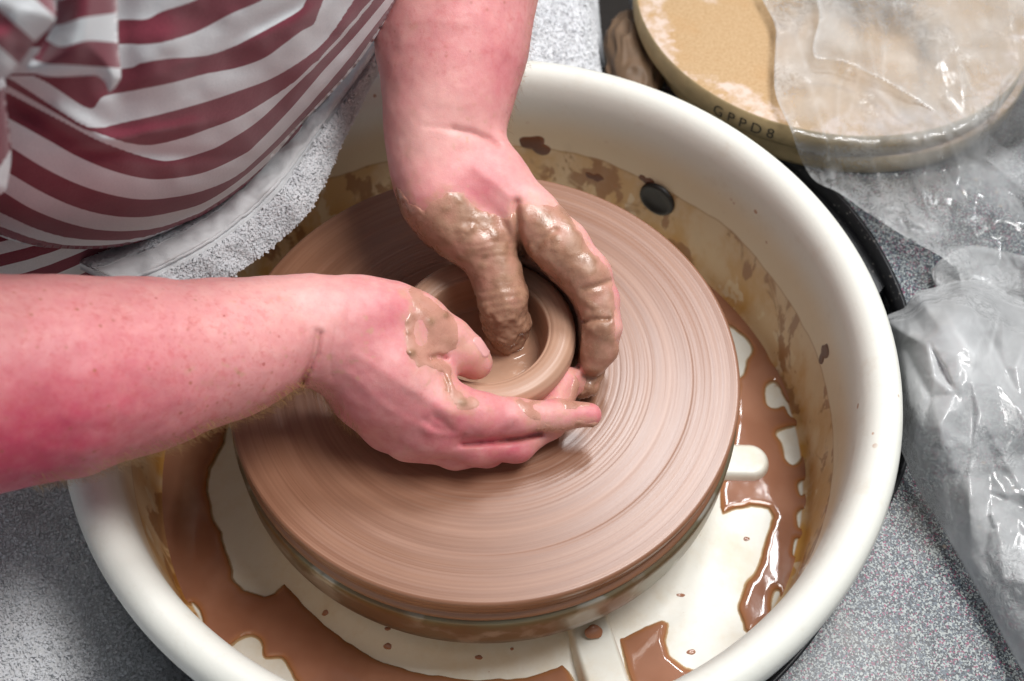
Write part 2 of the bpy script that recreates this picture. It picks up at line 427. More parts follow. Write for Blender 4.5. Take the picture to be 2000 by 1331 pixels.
# ------------------------------------------------------------------ setting: table top, deck
TZ = -.045
def ring_sheet(name, cx, cy, r0, outer, z, mat, th):
    n = 160; a = np.linspace(0, 2 * np.pi, n, endpoint=False)
    inn = np.stack([cx + r0 * np.cos(a), cy + r0 * np.sin(a)], 1)
    x0, x1, y0, y1 = outer
    out = []
    for t in a:
        dx, dy = math.cos(t), math.sin(t)
        k = min([v for v in ((x1 - cx) / dx if dx > 1e-9 else 9e9, (x0 - cx) / dx if dx < -1e-9 else 9e9,
                             (y1 - cy) / dy if dy > 1e-9 else 9e9, (y0 - cy) / dy if dy < -1e-9 else 9e9)])
        out.append((cx + dx * k, cy + dy * k))
    out = np.array(out)
    lip = inn + (inn - [cx, cy]) / r0 * .0015
    rows = [(inn, z - th), (inn, z - .0015), (lip, z), (out, z), (out, z - th)]
    V = np.vstack([np.column_stack([p, np.full(n, zz)]) for p, zz in rows])
    F = []
    for k in range(len(rows) - 1):
        for j in range(n): F.append((k * n + j, k * n + (j + 1) % n, (k + 1) * n + (j + 1) % n, (k + 1) * n + j))
    return mesh_obj(name, V, F, mat, smooth=False)
# the wheel deck's own tray, the table beside it
def table_top():
    cx, cy, r0 = .0, .0, 1.
    # table covers the right side; its cut-out follows the basin loosely
    ang = np.radians(np.linspace(-100, 64, 90))
    def hole(t):                              # cut-out: wide behind, close to the basin in front
        b = .050 * math.cos(t) + .065 * math.sin(t); return max(b + math.sqrt(max(b * b - .050 ** 2 - .065 ** 2 + .272 ** 2, 0)), .2745)
    arc = np.array([(hole(t) * math.cos(t), hole(t) * math.sin(t)) for t in ang])
    loop = [tuple(p) for p in arc] + [(.12, .95), (1.1, .95), (1.1, -.75), (-.03, -.75)]
    bm = bmesh.new()
    top = [bm.verts.new((x, y, TZ)) for x, y in loop]
    bm.faces.new(top)
    r = bmesh.ops.extrude_face_region(bm, geom=list(bm.faces))
    for v in r['geom']:
        if isinstance(v, bmesh.types.BMVert): v.co.z -= .028
    bmesh.ops.recalc_face_normals(bm, faces=bm.faces)
    bmesh.ops.triangulate(bm, faces=[f for f in bm.faces if len(f.verts) > 4])
    me = bpy.data.meshes.new('table_top'); bm.to_mesh(me); bm.free(); me.materials.append(M['table'])
    o = bpy.data.objects.new('table_top', me); SC.collection.objects.link(o); tag(o, kind='structure')
    # pale edge band of the cut-out
    V = []; n = len(arc)
    for rr, z in ((-.0004, TZ - .02), (-.0004, TZ + .0008), (.0030, TZ + .0008), (.0030, TZ - .004)):
        for t in ang: V.append(((hole(t) + rr) * math.cos(t), (hole(t) + rr) * math.sin(t), z))
    F = [(k * n + j, k * n + j + 1, (k + 1) * n + j + 1, (k + 1) * n + j) for k in range(3) for j in range(n - 1)]
    mesh_obj('edge_band', V, F, M['black'], o)
table_top()
V, F = lathe([(.05, -.16), (.262, -.16), (.264, -.062), (.272, -.060), (.305, -.062), (.312, -.07), (.312, -.17), (.05, -.17)], 160)
am_ = np.degrees(np.arctan2(V[:, 1], V[:, 0])); V = V + np.array([.050, .065, 0]) * ((np.hypot(V[:, 0], V[:, 1]) > .27) & (am_ > 8) & (am_ < 125))[:, None]
kf = np.hypot(V[:, 0], V[:, 1]); F = F[~(((am_[F] < 8) | (am_[F] > 125)).any(1) & (kf[F] > .265).any(1))]
tag(mesh_obj('wheel_deck', V, F, M['black']), 'black speckled deck ring of the potter\'s wheel around the cream basin', 'wheel deck')
fl = mesh_obj('floor', [(-1.6, -1.4, -.62), (1.6, -1.4, -.62), (1.6, 1.6, -.62), (-1.6, 1.6, -.62)], [(0, 1, 2, 3)],
              mat_simple('dark_floor', srgb(70, 62, 56), .7)); tag(fl, kind='structure')

# ------------------------------------------------------------------ basin
FZ = -.12
basin = empty('splash_basin', (0, 0, -.128), 'round cream plastic splash basin with rolled rim and clay stains', 'basin')
prof = [(.045, -.100), (.055, -.1035), (.15, -.1085), (.165, -.1110), (.180, -.1180), (.190, -.1198), (.205, -.1200), (.240, -.1200), (.2455, -.1188), (.2484, -.1150), (.2492, -.108),
        (.2502, -.05), (.2512, .004), (.2520, .014), (.2545, .0225), (.2585, .0285), (.2635, .0318), (.2685, .0322), (.2735, .0300), (.2772, .0258),
        (.2790, .0200), (.2790, .0140), (.2772, .0085), (.2735, .0050), (.2695, .0030), (.2660, .0005), (.2640, -.004), (.2560, -.118), (.2520, -.126), (.06, -.126), (.045, -.118), (.045, -.100)]
V, F = lathe(dense(prof, .006), 256)
bs = keep(mesh_obj('basin_shell', V, F, M['cream']), basin)

def height_patch(name, poly_px, holes, zbase, mat, h=.0028, res=.0011, rmax=.2555, extra=None, edge=.0065, seed=3, wob=.0012):
    """a liquid sheet standing a few millimetres proud: an outline on the floor, rounded at its edge"""
    pts = U(np.array([p[0] for p in poly_px], float), np.array([p[1] for p in poly_px], float), zbase)[:, :2]
    lo, hi = pts.min(0) - .006, pts.max(0) + .006
    nx, ny = int((hi[0] - lo[0]) / res) + 2, int((hi[1] - lo[1]) / res) + 2
    X, Y = np.meshgrid(lo[0] + np.arange(nx) * res, lo[1] + np.arange(ny) * res, indexing='ij')
    P3 = np.stack([X, Y, np.zeros_like(X)], -1)
    sd = poly_sd(X, Y, pts)
    for hp in holes:
        hpts = U(np.array([p[0] for p in hp], float), np.array([p[1] for p in hp], float), zbase)[:, :2]
        sd = np.minimum(sd, -poly_sd(X, Y, spline(hpts, 60, True)))
    sd = sd + noise(P3, 55, seed) * wob * 1.3 + noise(P3, 150, seed + 1) * wob * .45
    R = np.hypot(X, Y)
    sd = np.minimum(sd, (rmax - R) + .003) if rmax else sd
    e = np.clip(sd / edge, -1, 1)
    hh = np.where(e > 0, np.sqrt(np.clip(1 - (1 - e) ** 2, 0, 1)), e) * h
    Z = zbase + hh
    if extra is not None: Z = Z + extra(X, Y) * np.clip(e, 0, 1)
    V = np.stack([X, Y, Z], -1).reshape(-1, 3); F = grid_faces(nx, ny)
    ok = (e.reshape(-1)[F] > -.9).all(1); F = F[ok]
    thin = np.clip(1 - sd / .0055, 0, 1).reshape(-1)
    V, F, thin = compact(V, F, thin)
    return mesh_obj(name, V, F, mat, attrs=dict(thin=thin))
def circle_px(r, z, a0, a1, n=40):           # photo pixels of an arc on the basin floor
    a = np.radians(np.linspace(a0, a1, n)); P = np.stack([r * np.cos(a), r * np.sin(a), np.full(n, z)], 1)
    x, y, _ = proj(P); return [(float(i), float(j)) for i, j in zip(x, y)]
ZS = FZ - .0006
left_inner = [(470, 700), (455, 800), (443, 868), (411, 920), (407, 960), (423, 1015), (439, 1039), (443, 1079), (459, 1127), (479, 1151), (519, 1165), (537, 1159),
              (550, 1143), (558, 1139), (598, 1179), (638, 1219), (700, 1263), (750, 1292), (825, 1318), (925, 1327), (1025, 1322), (1085, 1300), (1100, 1287), (1140, 1360)]
zl = ZS
left_poly = left_inner + circle_px(.262, zl, -70, -215, 50)
h1 = [(368, 1185), (378, 1181), (391, 1195), (393, 1215), (383, 1222), (375, 1205)]
h2 = [(443, 1279), (467, 1255), (495, 1249), (511, 1263), (519, 1287), (550, 1287), (566, 1311), (590, 1360), (520, 1345), (480, 1322), (458, 1300)]
p1 = height_patch('slip_pool', left_poly, [h1, h2], ZS, M['slip'], h=.0034)
tag(p1, 'large brown pool of liquid slip along the left and front of the basin', 'liquid clay', 'slip pools in the basin')
right_poly = [(1360, 560), (1414, 640), (1440, 760), (1425, 870), (1400, 960), (1402, 993), (1408, 1012), (1417, 1009), (1436, 1000), (1467, 990), (1499, 996), (1508, 1012), (1492, 1049), (1480, 1099), (1455, 1143),
              (1441, 1193), (1449, 1234), (1467, 1249), (1499, 1218), (1530, 1181), (1549, 1124), (1561, 1081)] + circle_px(.262, ZS, -22, 62, 40)
hr = [[(1405, 640), (1427, 640), (1450, 660), (1464, 685), (1452, 708), (1447, 735), (1410, 740)],
      [(1510, 750), (1520, 762), (1525, 775), (1540, 795), (1572, 803), (1575, 815), (1547, 812), (1532, 793), (1512, 797), (1497, 787), (1497, 760)],
      [(1520, 847), (1555, 840), (1567, 852), (1565, 885), (1552, 905), (1540, 902), (1527, 870)],
      [(1560, 950), (1572, 945), (1573, 958), (1564, 968)], [(1558, 1008), (1570, 1000), (1570, 1030), (1560, 1030)],
      [(1553, 1060), (1564, 1062), (1562, 1085), (1550, 1085)], [(1512, 1165), (1520, 1160), (1518, 1195), (1508, 1200)],
      [(1508, 690), (1522, 700), (1518, 716), (1506, 706)]]
p2 = height_patch('slip_pool', right_poly, hr, ZS, M['slip'], h=.0032, seed=9)
tag(p2, 'brown slip pool streaked with white reflections along the right side of the basin', 'liquid clay', 'slip pools in the basin')
front_poly = [(1196, 1240), (1216, 1240), (1256, 1220), (1292, 1214), (1304, 1220), (1302, 1252), (1312, 1280), (1340, 1304), (1360, 1312), (1380, 1300), (1404, 1286), (1425, 1286), (1470, 1320), (1430, 1420), (1270, 1440)]
p3 = height_patch('slip_pool', front_poly, [], ZS, M['slip'], h=.0034, seed=14)
tag(p3, 'small brown slip pool beside the cream block at the front of the basin', 'liquid clay', 'slip pools in the basin')

def rounded_bar(name, p0, p1, w, h, rnd, zb, parent, mat):
    """raised moulding: a bar with one rounded end, crowned top and soft edges, as a height field"""
    a, b = np.array(p0), np.array(p1); L = np.linalg.norm(b - a); d = (b - a) / L; q = np.array([-d[1], d[0]])
    s = np.linspace(-.004, L + w / 2 + .004, 90); t = np.linspace(-w / 2 - .004, w / 2 + .004, 50)
    S, T = np.meshgrid(s, t, indexing='ij')
    rr = min(rnd, w / 2 - 1e-4)
    qx = np.maximum(S - (L + w / 2 - rr), 0); qy = np.maximum(np.abs(T) - (w / 2 - rr), 0)
    sd = rr - np.hypot(qx, qy); sd = np.minimum(sd, np.minimum(w / 2 - np.abs(T), L + w / 2 - S))
    e = np.clip(sd / .0045, -.8, 1); hh = np.where(e > 0, np.sqrt(np.clip(1 - (1 - e) ** 2, 0, 1)), e) * h
    P = a + S[..., None] * d + T[..., None] * q
    V = np.concatenate([P, (zb + hh)[..., None]], -1).reshape(-1, 3)
    return keep(mesh_obj(name, V, grid_faces(90, 50)[:, ::-1], mat), parent)
pa = U(1380., 907., FZ)[:2]; pb = U(1462., 909., FZ)[:2]
rounded_bar('raised_tab', pa, pb, .030, .010, .015, FZ, basin, M['cream'])
pa = U(1130., 1180., FZ)[:2]; pb = U(1215., 1440., FZ)[:2]
rounded_bar('raised_block', pa, pb, .032, .013, .004, FZ + .002, basin, M['cream'])

# black plug in the far wall
c = U(1285., 388., -.055); aw = math.atan2(c[1], c[0])
Rr = .2506; zc = -.062
def on_wall(px, py, R=.2502):                # the wall point seen at a photo pixel (far side)
    D = ray(float(px), float(py)); A = D[0] ** 2 + D[1] ** 2; B = 2 * (CAM_C[0] * D[0] + CAM_C[1] * D[1]); Cc = CAM_C[0] ** 2 + CAM_C[1] ** 2 - R * R
    t = (-B + math.sqrt(B * B - 4 * A * Cc)) / (2 * A); return CAM_C + D * t
wp = on_wall(1285, 388); aw = math.atan2(wp[1], wp[0])
V, F = lathe(np.array([(0, .0010), (.004, .0010), (.0082, .0012), (.0100, .0024), (.0113, .0030), (.0126, .0026), (.0131, .0014), (.0131, -.0010)]) * 1.25, 48)
pl = mesh_obj('drain_plug', V, F, M['rubber'])
pl.matrix_world = Matrix.Translation(wp) @ Matrix.Rotation(aw, 4, 'Z') @ Matrix.Rotation(-math.pi / 2, 4, 'Y')
tag(pl, 'round black rubber plug in the stained far wall of the basin', 'plug')
# dried splats on walls: lobed low domes
def splat(name, px, py, wx, wy, seed, label, wall=True, h=.0012, mat=None):
    rnd = np.random.RandomState(seed); wpt = on_wall(px, py) if wall else None
    n = 48; k = 7; th = np.linspace(0, 2 * np.pi, n, endpoint=False)
    q_ = 1. if wall else .35
    rad = 1 + q_ * (.22 * np.sin(2 * th + rnd.rand() * 6) + .16 * np.sin(3 * th + rnd.rand() * 6) + .10 * np.sin(5 * th + rnd.rand() * 6))
    V = []
    for i in range(k + 1):
        f = i / k
        for j in range(n):
            u, v = f * rad[j] * wx * math.cos(th[j]), f * rad[j] * wy * math.sin(th[j])
            d = h * (1 - f ** 4) - .0003
            if wall:
                aa = math.atan2(wpt[1], wpt[0]) - u / .25; R = .2502 - d
                V.append((R * math.cos(aa), R * math.sin(aa), wpt[2] + v))
            else:
                c0 = U(float(px), float(py), FZ); r0 = np.hypot(c0[0], c0[1])
                zfl = lambda r: float(np.interp(r, [.15, .165, .18, .19], [-.1085, -.1110, -.1180, -.12]))
                c0 = U(float(px), float(py), zfl(r0)); V.append((c0[0] + u, c0[1] + v, zfl(math.hypot(c0[0] + u, c0[1] + v)) + d))
    F = [(i * n + j, i * n + (j + 1) % n, (i + 1) * n + (j + 1) % n, (i + 1) * n + j) for i in range(k) for j in range(n)]
    o = mesh_obj(name, V, F, mat or M['dried'], attrs=None); 
    return tag(o, label, 'clay splat', 'clay splats in the basin')
splat('clay_splat', 1046, 284, .0135, .0095, 3, 'large dark brown clay splat on the far basin wall beside the wrist')
splat('clay_splat', 1162, 346, .0080, .0060, 5, 'dark brown clay splat on the far basin wall left of the black plug')
splat('clay_splat', 1262, 352, .0070, .0050, 11, 'brown clay smear just above the black plug', h=.0006)
splat('clay_splat', 1608, 692, .0060, .0110, 8, 'rust brown clay smear on the right basin wall', h=.0007)
for (x, y, wx, wy, s, lab) in [(757, 1262, .0031, .0024, 1, 'round brown drop on the cream floor in front of the wheel'),
        (757, 1228, .0024, .0014, 2, 'brown drop at the lower edge of the wheel head'), (935, 1283, .0030, .0015, 3, 'tan drop with a tail on the basin floor below the wheel'),
        (1157, 1248, .0065, .0042, 4, 'wet brown splash on the top of the cream block'), (1330, 1163, .0035, .0016, 5, 'elongated tan drip on the cream floor at lower right'),
        (1458, 1053, .0028, .0018, 6, 'tan fleck on the cream floor right of the wheel'), (1350, 1274, .0035, .0022, 7, 'tan fleck on the cream floor below the long drip'),
        (1000, 1267, .0015, .0010, 8, 'tiny tan drop on the cream floor under the wheel\'s front edge'), (635, 1197, .0026, .0022, 9, 'brown drop on the cream ledge at front left')]:
    if s == 4:
        o = splat('clay_splat', x, y, wx, wy, s, lab, False, .0012, M['slip']); o.location.z += .0145
    else: splat('clay_splat', x, y, wx, wy, s, lab, False, .0009, M['slip'])

# ------------------------------------------------------------------ wheel head, bat, pot
wh = empty('turntable', (0, 0, -.1), 'grey metal wheel head under the clay covered bat', 'wheel head')
V, F = lathe(dense([(.001, -.0265), (.172, -.0265), (.1778, -.0272), (.1790, -.029), (.1792, -.044), (.1790, -.0585), (.1780, -.0600), (.160, -.0600), (.150, -.055), (.03, -.055)], .01), 256)
keep(mesh_obj('disc', V, F, M['metal']), wh)
V, F = lathe([(.03, -.054), (.03, -.119)], 64); keep(mesh_obj('shaft', V, F, M['metal']), wh)
rr = np.concatenate([np.linspace(.001, .174, 340)])
ringh = .4 * (.00030 * noise(np.stack([rr * 260, rr * 0 + .5, rr * 0], 1)) + .00016 * noise(np.stack([rr * 900, rr * 0 + 3.5, rr * 0], 1)) + .00055 * noise(np.stack([rr * 70, rr * 0 + 7.5, rr * 0], 1)))
ringh += .0002 * np.exp(-((rr - .1485) / .0035) ** 2) - .0001 * np.exp(-((rr - .142) / .004) ** 2)
top = np.stack([rr, ringh - .0004], 1)
side = [(.1752, -.0006), (.1762, -.0018), (.1765, -.0040), (.1762, -.0075), (.1752, -.0100), (.1735, -.0118), (.1730, -.0135), (.1740, -.0150), (.1742, -.0185), (.1730, -.0200),
        (.1748, -.0210), (.1765, -.0222), (.1768, -.0242), (.1760, -.0260), (.15, -.0262), (.001, -.0262)]
V, F = lathe(np.vstack([top, side]), 288)
tag(mesh_obj('throwing_bat', V, F, M['bat']), 'wide round bat coated in smooth brown clay with fine concentric rings', 'bat')
pp = dense([(.040, -.0008), (.070, -.0004), (.0630, .0006), (.0580, .0022), (.0560, .0048), (.0560, .0090), (.0575, .0160), (.0592, .0235), (.0598, .0285), (.0588, .0330), (.0560, .0362), (.0525, .0375), (.0485, .0374),
      (.0445, .0366), (.0428, .0352), (.0422, .0354), (.0412, .0343), (.0406, .0310), (.0400, .0250), (.0392, .0180), (.0368, .0120), (.0320, .0088), (.0200, .0078), (.0004, .0076)], .0012)
pp[:, 0] *= 1.025; pp[:, 1] *= 1.14
V, F = lathe(pp, 256)
tag(mesh_obj('clay_pot', V, F, M['pot']), 'small wet brown clay bowl being thrown at the centre of the wheel', 'pot')
# watery slip in the bowl
n = 120; rr = np.linspace(0, .0368, 50); a = np.linspace(0, 2 * np.pi, n, endpoint=False); Rr_, A_ = np.meshgrid(rr, a, indexing='ij')
X, Y = Rr_ * np.cos(A_), Rr_ * np.sin(A_); tx, ty = U(993., 662., .013)[:2]
dd = np.hypot(X - tx, Y - ty); Z = .0122 + .0034 * np.exp(-((dd - .0130) / .0022) ** 2) + .0004 * noise(np.stack([X, Y, X * 0], -1), 90, 3)
V = np.stack([X, Y, Z], -1).reshape(-1, 3); j = np.arange(n); F = np.vstack([np.stack([i * n + j, (i + 1) * n + j, (i + 1) * n + (j + 1) % n, i * n + (j + 1) % n], 1) for i in range(49)])
mp = mat_slip(srgb(176, 134, 110), srgb(190, 150, 126)); mp.name = 'bowl_slip'
tag(mesh_obj('slip_puddle', V, F, mp, attrs=dict(thin=np.zeros(len(V)))), 'glossy watery slip pooled inside the clay bowl around the muddy thumb', 'liquid clay')
# ------------------------------------------------------------------ the potter: signed-distance modelling
def smin(a, b, k):
    h = np.maximum(k - np.abs(a - b), 0) / k
    return np.minimum(a, b) - h * h * k * .25
def smax(a, b, k): return -smin(-a, -b, k)
class Prim:                                  # tapered capsule, optionally flattened along a direction
    def __init__(s, a, b, ra, rb, flat=None, f=1.):
        s.a, s.b, s.ra, s.rb = np.array(a), np.array(b), ra, rb
        s.ba = s.b - s.a; s.l2 = s.ba @ s.ba + 1e-12
        s.n = None if flat is None else np.array(flat) / np.linalg.norm(flat); s.f = f
    def __call__(s, P):
        q = P - s.a
        t = np.clip((q @ s.ba) / s.l2, 0, 1)
        q = q - t[..., None] * s.ba
        d2 = (q * q).sum(-1)
        if s.n is not None: d2 = d2 + (s.f * s.f - 1) * (q @ s.n) ** 2
        return np.sqrt(d2) - (s.ra + t * (s.rb - s.ra))
def low_left(L): return [(a, b, z if z < .05 else .05 + (z - .05) * .62, r) for a, b, z, r in L]
def pt(n):                                   # (px, py, z, r_px) -> point, radius
    P = U(float(n[0]), float(n[1]), float(n[2])); return P, n[3] * depth_of(P) / FPX
def chain(nodes, flat=None, f=1.):
    L = [pt(n) for n in nodes]
    return [Prim(a[0], b[0], a[1], b[1], flat, f) for a, b in zip(L[:-1], L[1:])]
class Part:                                  # primitives blended with k
    def __init__(s, prims, k): s.prims, s.k = prims, k
class Body:
    """limbs: list of (palm Part, [finger Parts], k_join, k_between); carve: list of (Prim, k)"""
    def __init__(s, limbs, carve=()): s.limbs, s.carve = limbs, carve
    def prims(s):
        for L in s.limbs:
            yield from L[0].prims
            for f in L[1]: yield from f.prims
    def full(s, P): return s.eval(P, None)
    def eval(s, P, near):
        tot = np.full(P.shape[:-1], .5)
        def acc(part):
            d = np.full(P.shape[:-1], .5)
            for p in part.prims:
                m = slice(None) if near is None else near[id(p)]
                if near is not None and not m.any(): continue
                d[m] = smin(d[m], p(P[m]), part.k)
            return d
        for palm, fingers, kj, kb in s.limbs:
            d = acc(palm)
            if fingers:
                f = None
                for g in fingers:
                    e = acc(g); f = e if f is None else smin(f, e, kb)
                d = smin(d, f, kj)
            tot = smin(tot, d, .01)
        for p, k in s.carve:
            m = slice(None) if near is None else near[id(p)]
            if near is not None and not m.any(): continue
            tot[m] = smax(tot[m], -p(P[m]), k)
        return tot
def surface_nets(body, lo, hi, h, extra=None, slack=0., field=None):
    B = 8; bs = B * h; diag = bs * .8661
    n = np.ceil((np.array(hi) - lo) / bs).astype(int)
    I = np.stack(np.meshgrid(*[np.arange(k) for k in n], indexing='ij'), -1).reshape(-1, 3)
    Cn = np.array(lo) + (I + .5) * bs
    prims = list(body.prims()) + [p for p, k in body.carve]
    act = []
    for c0 in range(0, len(I), 40000):
        P = Cn[c0:c0 + 40000]; D = np.stack([p(P) for p in prims], 1); mn = D[:, :len(list(body.prims()))].min(1)
        act.append((mn < diag * 1.15 + slack + .012) & (mn > -diag * 1.3 - slack - .004))
    act = np.concatenate(act); I = I[act]; Cn = Cn[act]
    dc = np.concatenate([body.full(Cn[c:c + 20000]) for c in range(0, len(Cn), 20000)])
    act = np.abs(dc) < diag * 1.6 + .003 + slack; I = I[act]; Cn = Cn[act]
    o = np.stack(np.meshgrid(*[np.arange(B + 1)] * 3, indexing='ij'), -1).reshape(-1, 3)
    cells = []; verts = []; edges = [[], [], []]
    N = (np.array(n) * B + 2).astype(np.int64)
    key = lambda c: (c[..., 0].astype(np.int64) * N[1] + c[..., 1]) * N[2] + c[..., 2]
    for c0 in range(0, len(I), 700):
        Ic, Cc = I[c0:c0 + 700], Cn[c0:c0 + 700]
        D = {id(p): p(Cc) for p in prims}
        mn = np.min([D[id(p)] for p in prims], 0)
        near = {id(p): D[id(p)] < mn + 2.1 * diag + .030 for p in prims}
        G = Ic[:, None] * B + o[None]
        P = np.array(lo) + G * h
        d = body.eval(P, near)
        if field is not None:
            m = np.abs(d) < .007
            d[m] = field(P[m], d[m])
        d = d.reshape(-1, B + 1, B + 1, B + 1)
        s = d < 0
        S = np.zeros((len(Ic), B, B, B), int)
        for x in (0, 1):
            for y in (0, 1):
                for z in (0, 1): S += s[:, x:x + B, y:y + B, z:z + B]
        bi, x, y, z = np.nonzero((S > 0) & (S < 8))
        if not len(bi): continue
        num = np.zeros((len(bi), 3)); cnt = np.zeros(len(bi))
        cv = {(a, b, c): d[bi, x + a, y + b, z + c] for a in (0, 1) for b in (0, 1) for c in (0, 1)}
        for ax in range(3):
            for u in (0, 1):
                for v in (0, 1):
                    e0 = [u, v]; e0.insert(ax, 0); e1 = [u, v]; e1.insert(ax, 1)
                    a, b = cv[tuple(e0)], cv[tuple(e1)]; m = (a < 0) != (b < 0)
                    t = np.where(m, a / np.where(m, a - b, 1), 0)
                    q = np.tile(np.array(e0, float), (len(bi), 1)); q[:, ax] = t
                    num[m] += q[m]; cnt[m] += 1
        g = Ic[bi] * B + np.stack([x, y, z], 1)
        cells.append(g); verts.append(np.array(lo) + (g + num / cnt[:, None]) * h)
        a = cv[(0, 0, 0)] < 0
        for ax, e in enumerate([(1, 0, 0), (0, 1, 0), (0, 0, 1)]):
            b = cv[e] < 0; m = a != b
            edges[ax].append(np.column_stack([g[m], a[m]]))
    cells = np.vstack(cells); verts = np.vstack(verts)
    K = key(cells); od = np.argsort(K); Ks = K[od]
    def find(c):
        k = key(c); p = np.clip(np.searchsorted(Ks, k), 0, len(Ks) - 1); ok = Ks[p] == k
        return od[p], ok
    F = []
    for ax in range(3):
        E = np.vstack(edges[ax]); g = E[:, :3]; inside = E[:, 3] > 0
        u, v = [(1, 2), (2, 0), (0, 1)][ax]
        du = np.zeros(3, int); du[u] = 1; dv = np.zeros(3, int); dv[v] = 1
        q = [find(g - du - dv), find(g - dv), find(g), find(g - du)]
        ok = q[0][1] & q[1][1] & q[2][1] & q[3][1]
        f = np.stack([w[0] for w in q], 1)
        f = np.where(inside[:, None], f, f[:, ::-1])[ok]
        F.append(f)
    return verts, np.vstack(F)
def vsmooth(V, F, it=1, lam=.5):
    E = np.vstack([F[:, [0, 1]], F[:, [1, 2]], F[:, [2, 3]], F[:, [3, 0]]])
    for _ in range(it):
        S = np.zeros_like(V); c = np.zeros(len(V))
        np.add.at(S, E[:, 0], V[E[:, 1]]); np.add.at(c, E[:, 0], 1)
        V = V + lam * (S / np.maximum(c, 1)[:, None] - V)
    return V

# --- right arm (enters from the left), hand cupped round the bowl, thumb over its rim
RF = [(-230, 760, .175, 205), (-60, 752, .160, 206), (120, 736, .140, 186), (280, 712, .122, 158), (440, 682, .105, 128), (560, 655, .094, 98)]
r_arm = chain(RF)
r_wrist = chain([(540, 625, .098, 78), (640, 622, .092, 74)]) + chain([(540, 676, .088, 72), (625, 676, .078, 62)])
r_palm = (chain([(625, 625, .090, 74), (720, 620, .086, 68), (800, 628, .078, 56)]) +          # thumb ray
          chain([(640, 655, .084, 72), (760, 725, .068, 66), (872, 800, .050, 46)]) +           # index ray
          chain([(635, 682, .072, 55), (742, 770, .052, 58), (842, 840, .036, 46)]) +           # middle ray
          chain([(632, 688, .062, 48), (722, 780, .038, 48), (800, 852, .024, 40)]) +           # ring ray
          chain([(790, 690, .070, 34), (850, 726, .058, 32)]) + chain([(630, 692, .052, 40), (700, 774, .026, 40), (768, 834, .018, 32)]))            # little ray
r_thumb = chain([(775, 614, .080, 54), (826, 634, .073, 50), (878, 664, .062, 43), (912, 694, .053, 38), (930, 710, .047, 32)])
r_index = chain([(865, 800, .051, 48), (935, 812, .044, 44), (1005, 816, .036, 36), (1088, 812, .031, 29), (1152, 810, .029, 23)])
r_mid = chain([(838, 842, .036, 44), (930, 868, .026, 39), (1008, 868, .018, 34), (1072, 824, .016, 33), (1102, 746, .021, 32)])
r_ring = chain([(795, 855, .024, 40), (890, 880, .015, 36), (955, 878, .012, 32), (1000, 830, .010, 28), (1010, 790, .010, 26)])
r_lit = chain([(750, 842, .018, 36), (830, 862, .012, 32), (890, 858, .010, 27), (925, 825, .009, 23)])
# --- left arm (enters from the top), thumb in the bowl, fingers outside it
LF = [(905, -330, .300, 176), (900, -180, .262, 172), (888, -20, .222, 154), (882, 100, .186, 138), (874, 200, .158, 112), (866, 262, .140, 98)]
LF = low_left(LF); l_arm = chain(LF)
l_wrist = chain(low_left([(842, 250, .148, 78), (850, 320, .128, 76)])) + chain(low_left([(892, 245, .140, 76), (905, 310, .125, 70)]))
l_palm = (chain(low_left([(848, 320, .126, 72), (868, 390, .110, 72), (905, 445, .094, 62)])) +          # thumb ray
          chain(low_left([(900, 310, .124, 70), (960, 360, .116, 66), (1028, 418, .106, 54)])) +          # index ray
          chain(low_left([(880, 330, .108, 66), (950, 395, .088, 62), (1030, 435, .078, 50)])) +
          chain(low_left([(850, 345, .096, 62), (920, 415, .068, 58), (1015, 450, .052, 46)])) +
          chain(low_left([(838, 360, .092, 56), (880, 430, .058, 50), (985, 465, .032, 40)])))
l_thumb = chain(low_left([(900, 432, .098, 64), (945, 478, .086, 56), (968, 530, .070, 46), (982, 582, .053, 44), (990, 628, .032, 38), (992, 655, .020, 30)]))
l_index = chain(low_left([(1034, 425, .106, 54), (1095, 480, .094, 52), (1146, 538, .078, 46), (1170, 590, .063, 37), (1178, 640, .050, 34), (1172, 680, .038, 32), (1160, 708, .031, 25)]))
l_mid = chain(low_left([(1030, 440, .078, 48), (1110, 510, .062, 44), (1160, 580, .045, 36), (1168, 660, .030, 32), (1146, 748, .013, 24)]))
l_ring = chain(low_left([(1012, 455, .050, 44), (1090, 520, .034, 38), (1140, 590, .022, 32), (1150, 655, .014, 28), (1145, 690, .012, 24)]))
l_lit = chain(low_left([(985, 468, .032, 38), (1050, 500, .020, 32), (1105, 545, .013, 27), (1135, 590, .011, 23)]))
# --- upper arms and shoulders under the shirt
shR = U(-380., -260., .26); shL = U(700., -470., .32); elR = pt(RF[0]); elL = pt(LF[0])
trunk = [Prim(elR[0], shR, elR[1], .045), Prim(elL[0], shL, elL[1], .045), Prim(shR, shL, .04, .04)]
carve = []
body_limbs = [(Part(r_arm + r_wrist + r_palm, .016), [Part(r_thumb, .006), Part(r_index, .006), Part(r_mid, .006), Part(r_ring, .006), Part(r_lit, .006)], .010, .0014),
              (Part(l_arm + l_wrist + l_palm, .016), [Part(l_thumb, .006), Part(l_index, .006), Part(l_mid, .006), Part(l_ring, .006), Part(l_lit, .006)], .010, .0014),
              (Part(trunk, .03), [], .01, .01)]
BODY = Body(body_limbs, carve)
allp = list(BODY.prims())
lo = np.min([np.minimum(p.a - p.ra, p.b - p.rb) for p in allp], 0) - .01
hi = np.max([np.maximum(p.a + p.ra, p.b + p.rb) for p in allp], 0) + .01
